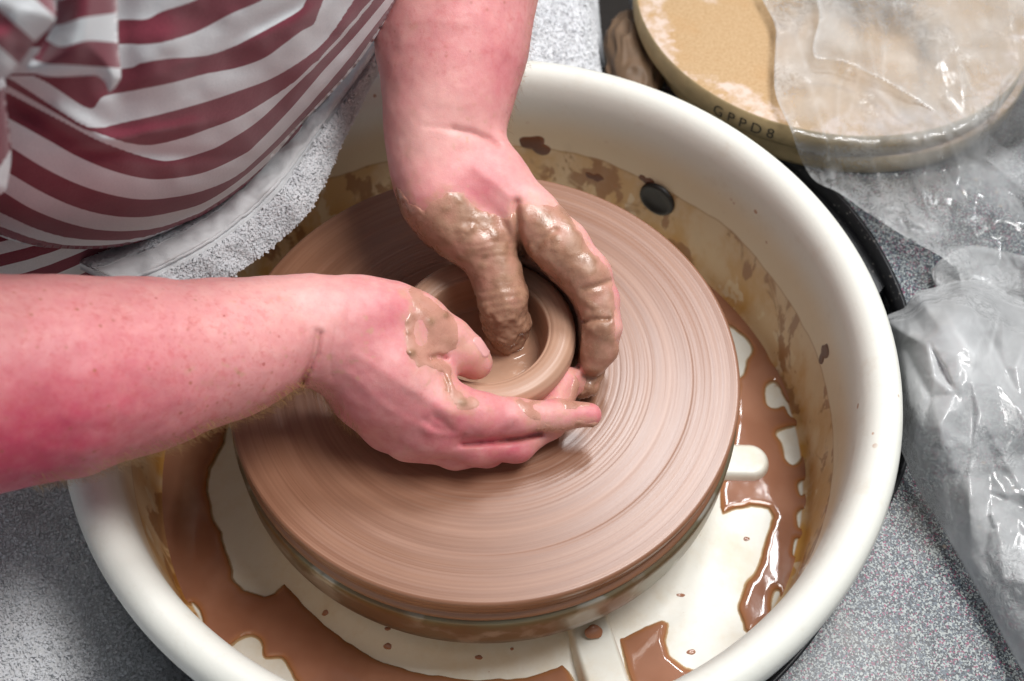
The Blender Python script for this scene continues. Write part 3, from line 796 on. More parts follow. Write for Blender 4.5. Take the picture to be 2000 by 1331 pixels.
# creases and folds: (photo polyline, half width px, depth m); positive depth cuts in, negative raises
CREASES = [([(866, 798), (882, 806)], 15, -.0016), ([(836, 842), (848, 850)], 13, -.0012), ([(998, 816), (1010, 818)], 14, -.0008), ([(985, 876), (1000, 878)], 13, -.0010), ([(690, 690), (780, 745), (860, 796)], 9, -.0007), ([(680, 730), (760, 800), (835, 845)], 9, -.0006),
           ([(850, 815), (868, 826), (885, 842)], 7, .0014), ([(930, 330), (985, 375), (1025, 408)], 9, -.0006), ([(1138, 528), (1152, 545)], 14, -.0014), ([(930, 470), (950, 480)], 14, -.0008), ([(976, 576), (986, 584)], 14, -.0008), ([(617, 645), (610, 690), (594, 735), (586, 752)], 5, .0012), ([(626, 650), (619, 690), (606, 724), (592, 747)], 5, .0028), ([(690, 555), (680, 610), (672, 660)], 4, .0005),
           ([(655, 640), (645, 690), (650, 740)], 4, .0006),
           ([(886, 252), (905, 256), (930, 262), (958, 276), (972, 284)], 7, .0024), ([(830, 246), (880, 252)], 5, .0006),
           ([(1009, 396), (1008, 412), (1012, 450), (1017, 480), (1020, 500)], 8, .0042),
           ([(938, 572), (975, 566), (1018, 560)], 4, .0004), ([(940, 590), (980, 582), (1020, 576)], 4, .0006), ([(945, 604), (985, 598), (1020, 592)], 4, .0004),
           ([(930, 480), (970, 472), (1010, 476)], 3, .0003), ([(935, 492), (970, 486), (1012, 488)], 3, .0003), ([(940, 505), (975, 499), (1014, 500)], 3, .0003),
           ([(1140, 565), (1165, 560), (1190, 550)], 6, .0016), ([(1142, 628), (1165, 624), (1190, 624)], 4, .0022), ([(1085, 450), (1062, 465), (1048, 490)], 6, .0015),
           ([(902, 868), (930, 866), (975, 862), (1020, 857), (1055, 848)], 5, .0055), ([(842, 700), (856, 697), (870, 700)], 6, .0026), ([(862, 730), (872, 745), (876, 765)], 5, .0018),
           ([(905, 850), (900, 862), (890, 872)], 5, .0010), ([(990, 842), (1000, 835), (1004, 825)], 4, .0008), ([(1055, 800), (1060, 815), (1058, 832)], 4, .0007),
           ([(830, 820), (850, 835), (870, 840)], 6, .0008), ([(900, 680), (912, 668), (920, 655)], 4, .0007), ([(893, 676), (905, 662), (912, 650)], 4, .0006)]
def seg_dist(a, b, poly):
    d = np.full(a.shape, 1e9)
    for (x0, y0), (x1, y1) in zip(poly[:-1], poly[1:]):
        ex, ey = x1 - x0, y1 - y0; t = np.clip(((a - x0) * ex + (b - y0) * ey) / (ex * ex + ey * ey), 0, 1)
        d = np.minimum(d, (a - x0 - t * ex) ** 2 + (b - y0 - t * ey) ** 2)
    return d
def creases(P, d, only=None):
    d = d + .00045 * noise(P, 75, 5) + .0002 * noise(P, 190, 6)
    a, b, w = proj(P)
    for poly, wd, dep in CREASES:
        q = np.array(poly); m = (a > q[:, 0].min() - 4 * wd) & (a < q[:, 0].max() + 4 * wd) & (b > q[:, 1].min() - 4 * wd) & (b < q[:, 1].max() + 4 * wd)
        if m.any(): d[m] += dep * np.exp(-seg_dist(a[m], b[m], poly) / (wd * wd))
    return d
V, F = surface_nets(BODY, lo, hi, HB, field=creases)
V = vsmooth(V, F, 2, .5)
px, py, dp = proj(V); VB = V
def blob(x, y, r): return np.exp(-((px - x) ** 2 + (py - y) ** 2) / (r * r))
red = .29 + 0 * px
red += .52 * blob(-40, 930, 260) + .22 * blob(120, 860, 190) + .22 * blob(330, 800, 150) + .12 * blob(200, 700, 200)
red2 = .30 * blob(730, 650, 75) + .45 * blob(700, 790, 90) + .55 * blob(930, 850, 80) + .45 * blob(830, 830, 70) + .55 * blob(1095, 745, 45) + .6 * blob(1160, 808, 40) + .5 * blob(1010, 890, 60)
red2 += .40 * blob(770, 610, 50) + .30 * blob(920, 720, 40) + .2 * blob(560, 720, 120)
red2 += .45 * blob(940, 365, 65) + .30 * blob(850, 410, 60) + .30 * blob(980, 60, 130) + .35 * blob(1000, 150, 60) + .45 * blob(985, 585, 40) + .4 * blob(1205, 560, 40) + .3 * blob(900, 470, 60)
red += .6 * red2
red -= .15 * blob(800, 250, 60) + .16 * blob(1090, 410, 60) + .14 * blob(560, 590, 90) + .2 * blob(835, 745, 35) + .12 * blob(860, 230, 70)
red = np.clip(red, 0, .95)
freck = np.clip(sstep(640, 420, px) * sstep(480, 640, py) + .55 * sstep(240, 60, py) + .25 * sstep(500, 800, py), 0, 1)
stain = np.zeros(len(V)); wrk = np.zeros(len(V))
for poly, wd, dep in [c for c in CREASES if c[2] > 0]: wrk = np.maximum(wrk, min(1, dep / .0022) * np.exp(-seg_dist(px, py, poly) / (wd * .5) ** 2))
person = empty('person', tuple(U(250., 250., .0) * [1, 1, 0] + [0, 0, -.2]), 'person in a red and white striped shirt shaping clay with both hands', 'person')
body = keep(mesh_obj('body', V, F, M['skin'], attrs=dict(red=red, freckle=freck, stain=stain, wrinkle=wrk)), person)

# --- wet clay on the hands: a second skin that rises out of the first where the mask is positive
def field_grid(polys, x0, y0, x1, y1, st=3):
    gx, gy = np.arange(x0, x1 + st, st), np.arange(y0, y1 + st, st)
    X, Y = np.meshgrid(gx, gy, indexing='ij'); out = np.full(X.shape, -400.)
    for poly, holes in polys:
        s = poly_sd(X, Y, spline(poly, len(poly) * 5, True))
        for hh in holes: s = np.minimum(s, -poly_sd(X, Y, spline(hh, len(hh) * 5, True)))
        out = np.maximum(out, s)
    def f(a, b):
        u = np.clip((a - x0) / st, 0, len(gx) - 1.001); v = np.clip((b - y0) / st, 0, len(gy) - 1.001)
        i, j = u.astype(int), v.astype(int); u -= i; v -= j
        return (out[i, j] * (1 - u) + out[i + 1, j] * u) * (1 - v) + (out[i, j + 1] * (1 - u) + out[i + 1, j + 1] * u) * v
    return f
left_mud = [([(770, 365), (795, 385), (825, 415), (838, 398), (868, 378), (895, 374), (915, 392), (935, 408), (965, 418), (992, 425), (1006, 402), (1020, 396), (1050, 402), (1085, 402), (1108, 408), (1128, 440), (1150, 478),
              (1172, 510), (1186, 520), (1196, 560), (1202, 620), (1206, 655), (1215, 700), (1190, 760), (1150, 790), (1100, 780), (1090, 700), (1050, 560), (1040, 720), (900, 720), (905, 560), (860, 520), (780, 440)],
              [])]
right_mud = [([(798, 560), (830, 575), (862, 598), (890, 622), (897, 655), (892, 682), (872, 690), (856, 696), (868, 706), (884, 722), (884, 752), (905, 772), (940, 785), (930, 800), (905, 806), (888, 795), (872, 768), (862, 742), (838, 718), (812, 716), (800, 695), (792, 660), (788, 625), (806, 602)],
              [[(812, 640), (822, 625), (832, 648), (835, 668), (815, 668)]]),
             ([(1010, 784), (1040, 781), (1060, 786), (1040, 795), (1060, 812), (1060, 830), (1040, 826), (1020, 806)], []), ([(1060, 828), (1100, 830), (1128, 822), (1150, 826), (1180, 822), (1180, 834), (1140, 842), (1080, 846), (1040, 842)], []),
             ([(1090, 782), (1140, 784), (1150, 792), (1120, 800), (1095, 796)], []),
             ([(1122, 728), (1132, 730), (1134, 755), (1126, 790), (1090, 792), (1080, 780), (1112, 772)], [])]
FL = field_grid(left_mud, 740, 340, 1260, 820); FR = field_grid(right_mud, 760, 540, 1220, 880)
sL, sR = FL(px, py), FR(px, py); nz = 14 * noise(V, 120, 51) + 8 * noise(V, 300, 52)
film = np.maximum(sstep(-26, 4, sL + nz) * (py > 345), sstep(-20, 3, sR + nz)) * .75
film = np.maximum(film, .5 * sstep(.1, .5, noise(V, 90, 55)) * blob(1000, 820, 110))
spk = sstep(.56, .66, noise(V, 330, 61)) * sstep(.0, .25, noise(V, 60, 62)) * (blob(760, 700, 190) + blob(950, 330, 130) + .8 * blob(480, 720, 140))
film = np.maximum(film, np.clip(spk, 0, 1) * .9)
body.data.attributes['stain'].data.foreach_set('value', np.ascontiguousarray(film, np.float32))
# blobs of loose clay: (px, py, radius px, height m)
BLOB_L = [(a, b, c * 1.15, h * .55) for a, b, c, h in [(900, 448, 7, .0024), (912, 452, 5, .0030), (922, 446, 6, .0024), (905, 462, 4, .0020), (1010, 478, 5, .0018), (1035, 486, 6, .0020), (950, 500, 6, .0012), (940, 518, 8, .0010), (1062, 440, 12, .0008), (1075, 462, 10, .0009),
          (1100, 500, 14, .0007), (1120, 520, 12, .0009), (1068, 500, 14, .0006), (1160, 600, 6, .0016), (1148, 592, 6, .0018), (1155, 645, 6, .0014), (950, 620, 12, .0020), (975, 635, 9, .0026), (1005, 628, 8, .0020), (960, 655, 14, .0030), (1000, 662, 14, .0030),
          (985, 675, 12, .0028), (940, 600, 10, .0016), (1130, 770, 12, .0030), (1150, 758, 8, .0022), (1140, 735, 8, .0016), (870, 470, 16, .0010), (860, 440, 14, .0010)]]
BLOB_R = [(797, 612, 5, .0020), (795, 628, 4, .0016), (842, 628, 9, .0010), (872, 615, 6, .0014), (802, 690, 7, .0026), (796, 650, 4, .0014), (818, 718, 4, .0012), (840, 722, 5, .0014), (880, 742, 9, .0016), (905, 785, 9, .0014), (1050, 835, 6, .0010), (1130, 826, 5, .0010), (1160, 834, 5, .0012)]
def mud_field(which):
    fld, blobs = (FL, BLOB_L) if which == 'L' else (FR, BLOB_R)
    def f(P, d):
        d = creases(P, d)
        a, b, _ = proj(P)
        s = fld(a, b) + 6 * noise(P, 150, 21) + 3 * noise(P, 420, 22)
        n1 = noise(P, 85, 31); n2 = noise(P, 230, 33)
        if which == 'L':
            th = .0007 + .0004 * n1 + .00022 * n2 + .0011 * np.clip(noise(P, 130, 37) - .35, 0, 1)
            cr = 1 - np.abs(noise(P * [1, 1, .7], 110, 35)); th = th + .0009 * np.clip(cr - .86, 0, 1) * 4 * np.clip(n1 + .2, 0, 1)
            low = sstep(585, 640, b) * sstep(1060, 1030, a); th = th + low * (.0010 + .0014 * noise(P, 210, 41) + .0008 * noise(P, 420, 42))
            th = th + sstep(700, 760, b) * sstep(1090, 1110, a) * (.0006 + .0012 * noise(P, 230, 43))
        else:
            th = .0003 + .0003 * n1 + .0002 * n2
        for x, y, r, hgt in blobs:
            m = (np.abs(a - x) < 3 * r) & (np.abs(b - y) < 3 * r)
            if m.any(): th[m] += hgt * np.exp(-((a[m] - x) ** 2 + (b[m] - y) ** 2) / (r * r))
        th = np.maximum(th, .00012)
        e = np.clip(s / 11., -1, 1)
        t = np.where(e > 0, th * np.clip(e, 0, 1) ** .75, e * .0050)
        return d - t
    return f
def mud_part(which, limb, box0, box1):
    b = Body([limb])
    V, F = surface_nets(b, box0, box1, HM, slack=.004, field=mud_field(which))
    V = vsmooth(V, F, 1, .4)
    d = creases(V, b.full(V)); keepv = d > -.0009
    F = F[keepv[F].all(1)]
    a, bb, _ = proj(V); s = (FL if which == 'L' else FR)(a, bb)
    thin = np.clip(1 - d / .0009, 0, 1)
    V, F, thin = compact(V, F, thin)
    o = keep(mesh_obj('clay_coating', V, F, M['mud'], attrs=dict(thin=thin)), person)
    return o
ps = [p for f in [l_thumb, l_index, l_mid, l_ring, l_lit, l_palm] for p in f]
b0 = np.min([np.minimum(p.a - p.ra, p.b - p.rb) for p in ps], 0) - .008; b1 = np.max([np.maximum(p.a + p.ra, p.b + p.rb) for p in ps], 0) + .008
o = mud_part('L', body_limbs[1], b0, b1); o['label'] = 'thick wet brown clay covering the thumb and fingers of the upper hand'
ps = [p for f in [r_thumb, r_index, r_mid] for p in f] + r_palm[2:4]
b0 = np.min([np.minimum(p.a - p.ra, p.b - p.rb) for p in ps], 0) - .008; b1 = np.max([np.maximum(p.a + p.ra, p.b + p.rb) for p in ps], 0) + .008
o = mud_part('R', body_limbs[0], b0, b1); o['label'] = 'patches of wet clay smeared on the thumb and index finger of the lower hand'

# --- thumb nail: a thin plate laid on the skin, found by marching rays on to the hand
def on_body(X, Y, d0):
    R = ray(X, Y); n = np.linalg.norm(R, axis=-1); t = np.full(X.shape, d0)
    for _ in range(40): t = t + np.clip(BODY.full(CAM_C + R * t[..., None]), -.02, .05) / n * .9
    return CAM_C + R * t[..., None]
def normal_at(P):
    e = 4e-4; return np.stack([BODY.full(P + np.eye(3)[k] * e) - BODY.full(P - np.eye(3)[k] * e) for k in range(3)], -1) / (2 * e)
gu, gv = np.meshgrid(np.linspace(-1, 1, 13), np.linspace(-1, 1, 17), indexing='ij')
c_, s_ = math.cos(.98), math.sin(.98); rr_ = np.sqrt(np.clip(1 - .5 * gu ** 2, 0, 1)) 
nx_ = 940 + 24 * gv * rr_ * c_ - (-9 * gu) * s_; ny_ = 678 + 24 * gv * rr_ * s_ + (-9 * gu) * c_
P = on_body(nx_, ny_, depth_of(U(940., 680., .08))); N = normal_at(P); N /= np.linalg.norm(N, axis=-1)[..., None] + 1e-9
edge_ = np.clip((1 - np.maximum(np.abs(gu), np.abs(gv))) / .15, 0, 1)
P = P + N * (-.0003 + .0009 * edge_)[..., None]
keep(mesh_obj('thumb_nail', P.reshape(-1, 3), grid_faces(13, 17), M['nail']), person)

# --- fine pale hairs on the forearms
def hairs(sel, n, L0, seed, along):
    rnd = np.random.RandomState(seed); idx = np.nonzero(sel)[0]; k = rnd.choice(idx, n)
    me = body.data; nr = np.zeros(len(me.vertices) * 3, np.float32); me.vertices.foreach_get('normal', nr); nr = nr.reshape(-1, 3)[k]
    P = V_body[k] + rnd.normal(size=(n, 3)) * .0012; P = P - nr * .0004
    T = along + rnd.normal(size=(n, 3)) * .35; T -= (T * nr).sum(1)[:, None] * nr; T /= np.linalg.norm(T, axis=1)[:, None]
    L = (L0 * (.5 + .9 * rnd.rand(n)))[:, None]; W = np.cross(T, nr) * .00008
    p1 = P + nr * L * .35 + T * L * .35; p2 = P + nr * L * .50 + T * L * .95
    VV = np.stack([P - W, P + W, p1 - W * .8, p1 + W * .8, p2 - W * .3, p2 + W * .3], 1).reshape(-1, 3); b = np.arange(n)[:, None] * 6
    return VV, np.vstack([b + [0, 1, 3, 2], b + [2, 3, 5, 4]])
V_body = VB
e = np.array([1., 0, 0]); a_r = (pt(RF[5])[0] - pt(RF[1])[0]); a_r /= np.linalg.norm(a_r); a_l = pt(LF[5])[0] - pt(LF[1])[0]; a_l /= np.linalg.norm(a_l)
nb_ = np.zeros(len(VB) * 3, np.float32); body.data.vertices.foreach_get('normal', nb_); vw = VB - CAM_C; vw /= np.linalg.norm(vw, axis=1)[:, None]
sil = np.abs((nb_.reshape(-1, 3) * vw).sum(1)) < .45
h1 = hairs(sil & (px > 60) & (px < 700) & (py > 640) & (py < 960), 2600, .0075, 5, a_r * .8 + np.array([0, -.5, -.3]))
h2 = hairs(sil & (px > 900) & (px < 1045) & (py > -20) & (py < 330), 500, .0065, 6, a_l * .8 + np.array([.6, 0, 0]))
ho = mesh_obj('arm_hair', np.vstack([h1[0], h2[0]]), np.vstack([h1[1], h2[1] + len(h1[0])]), M['hair']); keep(ho, person); tag(ho, kind='stuff')
# ------------------------------------------------------------------ shirt
def ycurve(pts):
    P = np.array(sorted(pts), float)
    if len(P) > 3: P = spline(P, len(P) * 8); P = P[np.argsort(P[:, 0])]; P[:, 0] += np.arange(len(P)) * 1e-6; P = np.vstack([P[:1], P[8:-8:1] if len(P) > 40 else P[1:-1], P[-1:]])
    def f(x):
        y = np.interp(x, P[:, 0], P[:, 1])
        m0 = (P[1, 1] - P[0, 1]) / (P[1, 0] - P[0, 0]); m1 = (P[-1, 1] - P[-2, 1]) / (P[-1, 0] - P[-2, 0])
        y = np.where(x < P[0, 0], P[0, 1] + m0 * (x - P[0, 0]), y)
        return np.where(x > P[-1, 0], P[-1, 1] + m1 * (x - P[-1, 0]), y)
    return f
STRIPES = [
 [(0, 50), (231, 39), (284, 38), (316, 23), (379, 2), (420, -25), (470, -70)],
 [(0, 95), (231, 87), (274, 88), (316, 84), (368, 69), (400, 55), (453, 27), (514, 0), (560, -40)],
 [(0, 150), (234, 135), (274, 124), (326, 115), (400, 110), (453, 93), (495, 72), (547, 44), (585, 21), (598, 0), (615, -60)],
 [(0, 110), (90, 160), (173, 213), (202, 189), (263, 177), (337, 162), (400, 145), (463, 133), (516, 114), (558, 84), (589, 61), (613, 48), (623, 23), (632, 0), (650, -60)],
 [(0, 140), (80, 195), (130, 228), (156, 244), (189, 252), (242, 240), (316, 223), (400, 200), (463, 179), (526, 156), (579, 126), (621, 95), (652, 61), (684, 13), (693, 0), (730, -60)],
 [(0, 160), (90, 210), (160, 250), (185, 258), (231, 275), (263, 283), (305, 283), (358, 270), (400, 255), (463, 231), (526, 194), (579, 158), (610, 128), (631, 109), (726, 0), (760, -45)],
 [(0, 172), (13, 179), (95, 222), (156, 254), (185, 270), (231, 289), (295, 310), (337, 314), (400, 297), (438, 280), (505, 236), (568, 175), (610, 136), (631, 112), (673, 69), (728, 2), (765, -45)],
 [(0, 224), (21, 234), (101, 278), (147, 304), (210, 331), (274, 348), (326, 350), (400, 337), (476, 302), (503, 280), (568, 213), (631, 139), (695, 69), (753, 0), (790, -45)],
 [(0, 274), (23, 289), (84, 327), (147, 358), (210, 379), (274, 390), (337, 386), (400, 372), (466, 342), (535, 280), (610, 200), (673, 126), (716, 72), (768, 4), (800, -45)],
 [(0, 328), (23, 342), (84, 377), (147, 405), (210, 421), (274, 425), (337, 415), (400, 396), (466, 353), (529, 298), (571, 256), (620, 205), (690, 128), (775, 4)],
 [(0, 370), (13, 379), (63, 409), (126, 434), (189, 449), (252, 452), (316, 444), (379, 421), (400, 411), (470, 364), (540, 302), (600, 238), (700, 130)],
 [(0, 416), (63, 445), (126, 464), (189, 470), (242, 470), (295, 461), (345, 444), (400, 420), (480, 366), (560, 290)],
 [(0, 443), (63, 466), (126, 479), (189, 480), (231, 476), (300, 462), (400, 424)],
 [(0, 458), (63, 478), (126, 487), (189, 490), (300, 475)]]
SF = [ycurve(c) for c in STRIPES]
def stripe_main(x, y):
    Y = np.stack([f(x) for f in SF], -1); Y = np.maximum.accumulate(Y + np.arange(len(SF)) * .01, -1)
    s = np.full(x.shape, 0.); n = len(SF)
    s = 1 - (Y[..., 0] - y) / 46.
    for i in range(n - 1):
        m = y >= Y[..., i]; s = np.where(m, i + 1 + (y - Y[..., i]) / np.maximum(Y[..., i + 1] - Y[..., i], .5), s)
        s = np.where(m & (y < Y[..., i + 1]), np.clip(s, i + 1, i + 1.999), s)
    m = y >= Y[..., -1]; return np.where(m, n + (y - Y[..., -1]) / 22., s)
def inflate(contour, depth, Rp, stripe, step=5, back=.8, folds=None, front=.9):
    poly = spline(contour, len(contour) * 6, True)
    lo, hi = poly.min(0) - step, poly.max(0) + step
    gx, gy = np.arange(lo[0], hi[0], step), np.arange(lo[1], hi[1], step)
    X, Y = np.meshgrid(gx, gy, indexing='ij'); sd = poly_sd(X, Y, poly)
    # pull the outermost vertices on to the contour
    gxx = np.gradient(sd, step, axis=0); gyy = np.gradient(sd, step, axis=1)
    near = (sd < step * .75) & (sd > -step * 1.5)
    X = np.where(near, X - gxx * sd, X); Y = np.where(near, Y - gyy * sd, Y); e = np.where(near, 0, np.maximum(sd, 0))
    D = depth(X, Y); em = np.minimum(e * D / FPX, Rp * .999)
    bl = np.sqrt(np.maximum(Rp ** 2 - (Rp - em) ** 2, 0))
    fd = folds(X, Y) * np.clip(bl / .01, 0, 1) if folds is not None else 0
    R = ray(X, Y)
    Vf = CAM_C + R * (D - bl * front - fd)[..., None]; Vb = CAM_C + R * (D + bl * back)[..., None]
    F = grid_faces(*X.shape); ok = ((sd > -step * 1.5).reshape(-1)[F]).all(1) & ((near | (sd > 0)).reshape(-1)[F]).all(1); F = F[ok]
    n = X.size; V = np.vstack([Vf.reshape(-1, 3), Vb.reshape(-1, 3)])
    S = stripe(X, Y).reshape(-1); S = np.concatenate([S, S])
    F = np.vstack([F[:, ::-1], F + n])
    return compact(V, F, S)
nrm = np.array([.52, -.84, .06]); nrm /= np.linalg.norm(nrm)
def plane_depth(P0, n):
    return lambda X, Y: ((P0 - CAM_C) @ n) / (ray(X, Y) @ n)
SP0 = U(500., 340., .085)
dep_main = plane_depth(SP0, nrm)
belly = [(-60, 430), (0, 462), (63, 480), (150, 487), (230, 483), (295, 466), (345, 445), (400, 419), (470, 370), (530, 311), (590, 241), (640, 190), (700, 122), (742, 60), (775, 0), (812, -90), (820, -250), (700, -400), (300, -480), (-150, -430), (-330, -200), (-330, 150), (-220, 350)]
def bump_px(X, Y, x, y, a, b, rot):
    c, s = math.cos(rot), math.sin(rot); u = (X - x) * c + (Y - y) * s; v = -(X - x) * s + (Y - y) * c
    return np.exp(-(u / a) ** 2 - (v / b) ** 2)
def belly_folds(X, Y):
    P = np.stack([X / 100, Y / 100, X * 0], -1)
    f = .004 * noise(P, .9, 4) + .0016 * noise(P, 2.4, 6)
    f = f + .010 * bump_px(X, Y, 150, 245, 90, 24, .45) - .012 * bump_px(X, Y, 60, 215, 120, 26, .55)       # armpit fold
    f = f - .007 * bump_px(X, Y, 235, 60, 30, 130, 0) + .005 * bump_px(X, Y, 330, 40, 40, 130, .3)
    f = f + .006 * bump_px(X, Y, 280, 262, 130, 14, -.18) - .005 * bump_px(X, Y, 300, 300, 140, 14, .05)
    f = f + .005 * bump_px(X, Y, 600, 20, 26, 80, .5) - .006 * bump_px(X, Y, 655, 110, 110, 14, -.87) + .004 * bump_px(X, Y, 635, 95, 110, 16, -.87)
    f = f + .004 * bump_px(X, Y, 450, 90, 160, 18, -.4) - .004 * bump_px(X, Y, 500, 60, 160, 16, -.5)
    return f
sv = [inflate(belly, dep_main, .13, stripe_main, 5, folds=belly_folds)]
hemc = [(-80, 640), (60, 605), (130, 575), (185, 547), (230, 528), (274, 509), (340, 472), (400, 437), (450, 401), (500, 354), (545, 303), (590, 252), (560, 210), (420, 300), (220, 380), (-60, 380), (-160, 480)]
HEMY = ycurve([(-80, 640), (60, 605), (130, 575), (185, 547), (230, 528), (274, 509), (340, 472), (400, 437), (450, 401), (500, 354), (545, 303), (590, 252)])
sv.append(inflate(hemc, plane_depth(SP0 - nrm * .035 + np.array([0, 0, -.012]), nrm), .05,
                  lambda X, Y: 1 + .0 + np.where((HEMY(X) - Y) < 3, .5 - 1, (HEMY(X) - Y - 3) / np.interp(X, [80, 274, 420], [24, 18, 13])) , 5))
# right sleeve: hanging lobes at the upper left
def lobe_a(X, Y):
    c = [ycurve([(60, 60), (110, 50), (125, 48), (160, 36), (220, 27)]), ycurve([(60, 72), (90, 78), (120, 92), (170, 80), (220, 83)]), ycurve([(40, 112), (60, 115), (90, 125), (130, 127), (220, 133)])]
    a, b, d = [f(X) for f in c]
    return np.where(Y < a, 2 - (a - Y) / 50, np.where(Y < b, 2 + (Y - a) / np.maximum(b - a, 1), np.where(Y < d, 3 + (Y - b) / np.maximum(d - b, 1), 4 + np.clip((Y - d) / 40, 0, .95))))
lobeA = [(120, -160), (215, -160), (227, -60), (229, 20), (231, 90), (236, 135), (234, 158), (214, 180), (206, 162), (185, 148), (140, 150), (90, 149), (52, 134), (72, 105), (98, 62), (110, 20)]
def folds_a(X, Y): return .006 * bump_px(X, Y, 150, 60, 30, 120, .2) - .008 * bump_px(X, Y, 95, 75, 18, 60, .5)
sv.append(inflate(lobeA, plane_depth(SP0 + nrm * .135, nrm), .022, lobe_a, 4, folds=folds_a))
def lobe_b(X, Y):
    w = Y - .9 * X
    return np.where(w < 20, 3 - (20 - w) / 83, np.where(w < 93, 3 + (w - 20) / 73, 4 + (w - 93) / 60))
lobeB = [(-230, -180), (60, -170), (92, -40), (109, 22), (104, 46), (70, 82), (42, 120), (16, 148), (-10, 156), (-120, 170), (-230, 180)]
sv.append(inflate(lobeB, plane_depth(SP0 + nrm * .155, nrm), .03, lobe_b, 4, folds=lambda X, Y: .003 * noise(np.stack([X / 40, Y / 40, X * 0], -1), 1., 8)))
lobeC = [(-230, 120), (-40, 135), (6, 150), (12, 200), (20, 262), (22, 310), (16, 352), (4, 378), (-60, 395), (-230, 400)]
sv.append(inflate(lobeC, plane_depth(SP0 + nrm * .125, nrm), .035, lambda X, Y: np.where(Y + .35 * X < 175, 2.5, np.where(Y + 1.5 * X < 325, 3.5, 4.5)), 4))
def sleeve(p0, p1, r0, r1, n=48, m=40, per=.021, phase=0.):
    p0, p1 = np.array(p0), np.array(p1); T = (p1 - p0) / np.linalg.norm(p1 - p0); A = np.cross(T, [0, 0, 1.]); A /= np.linalg.norm(A); B = np.cross(A, T)
    t = np.linspace(0, 1, m); a = np.arange(n) * 2 * np.pi / n
    tt = np.concatenate([[0.0], t]); rr = np.concatenate([[r0 - .004], r0 + (r1 - r0) * t])      # turned-in cuff edge
    C0 = p0 + tt[:, None] * (p1 - p0)
    V = C0[:, None] + rr[:, None, None] * (np.cos(a)[None, :, None] * A + np.sin(a)[None, :, None] * B)
    V = V + (.005 * noise(V, 22, 3) + .002 * noise(V, 60, 4))[..., None] * (np.cos(a)[None, :, None] * A + np.sin(a)[None, :, None] * B)
    S = np.repeat(tt * np.linalg.norm(p1 - p0) / per + phase, n)
    i = np.arange(m)[:, None] * n; j = np.arange(n)[None]
    F = np.stack([i + j, i + n + j, i + n + (j + 1) % n, i + (j + 1) % n], -1).reshape(-1, 4)
    return V.reshape(-1, 3), F, S
sv.append(sleeve(elR[0] + (shR - elR[0]) * .50, shR, .060, .062))
sv.append(sleeve(elL[0] + (shL - elL[0]) * .45, shL, .062, .062, phase=1.))
sv.append(sleeve(shR - (shL - shR) * .06, shL + (shL - shR) * .06, .056, .056, m=80))
off = 0; VV, FF, SS = [], [], []
for v, f, s_ in sv: VV.append(v); FF.append(f + off); SS.append(s_); off += len(v)
shirt = keep(mesh_obj('shirt', np.vstack(VV), np.vstack(FF), M['shirt'], attrs=dict(stripe=np.concatenate(SS))), person)
shirt['label'] = 'crimson and white striped jersey shirt with gathered folds'

# ------------------------------------------------------------------ towels
def tufts(V, F, n, length, width, seed, mat, parent, name='terry_loops', dens=None, lift=0., droop=.0):
    rnd = np.random.RandomState(seed)
    T = np.vstack([F[:, [0, 1, 2]], F[:, [0, 2, 3]]]); A, B, C = V[T[:, 0]], V[T[:, 1]], V[T[:, 2]]
    N = np.cross(B - A, C - A); ar = np.linalg.norm(N, axis=1) + 1e-12; N = N / ar[:, None]
    w = ar if dens is None else ar * dens((A + B + C) / 3)
    k = rnd.choice(len(T), n, p=w / w.sum()); r1 = np.sqrt(rnd.rand(n)); r2 = rnd.rand(n)
    P = (1 - r1)[:, None] * A[k] + (r1 * (1 - r2))[:, None] * B[k] + (r1 * r2)[:, None] * C[k]
    Nn = N[k]; t = rnd.normal(size=(n, 3)); t -= (t * Nn).sum(1)[:, None] * Nn; t /= np.linalg.norm(t, axis=1)[:, None]
    t2 = np.cross(Nn, t); L = (length * (.6 + .8 * rnd.rand(n)))[:, None]; W = width * (.7 + .6 * rnd.rand(n))[:, None]
    lean = rnd.normal(size=(n, 1)) * .35
    p0 = P - t * W * .6; p1 = P + t * W * .6
    m = P + Nn * L * .6 + t2 * L * lean * .5; m0, m1 = m - t * W * .5, m + t * W * .5
    tip = P + Nn * L * .95 + t2 * L * (lean + .35); q0, q1 = tip - t * W * .3, tip + t * W * .3
    end = P + Nn * L * .55 + t2 * L * (lean + .62)
    VV = np.stack([p0, p1, m0, m1, q0, q1, end], 1).reshape(-1, 3)
    b = np.arange(n)[:, None] * 7
    FF = np.vstack([b + [0, 1, 3, 2], b + [2, 3, 5, 4], b + [4, 5, 6, 6]])
    FF3 = FF[2 * n:, :3]
    o = mesh_obj(name, VV, np.vstack([FF[:2 * n]]), mat)
    nn = np.repeat(Nn, 7, 0) + rnd.normal(size=(n * 7, 3)) * .22; nn /= np.linalg.norm(nn, axis=1)[:, None]
    if len(o.data.vertices) == len(nn): o.data.normals_split_custom_set_from_vertices(nn.tolist())
    keep(o, parent); tag(o, kind='stuff'); return o
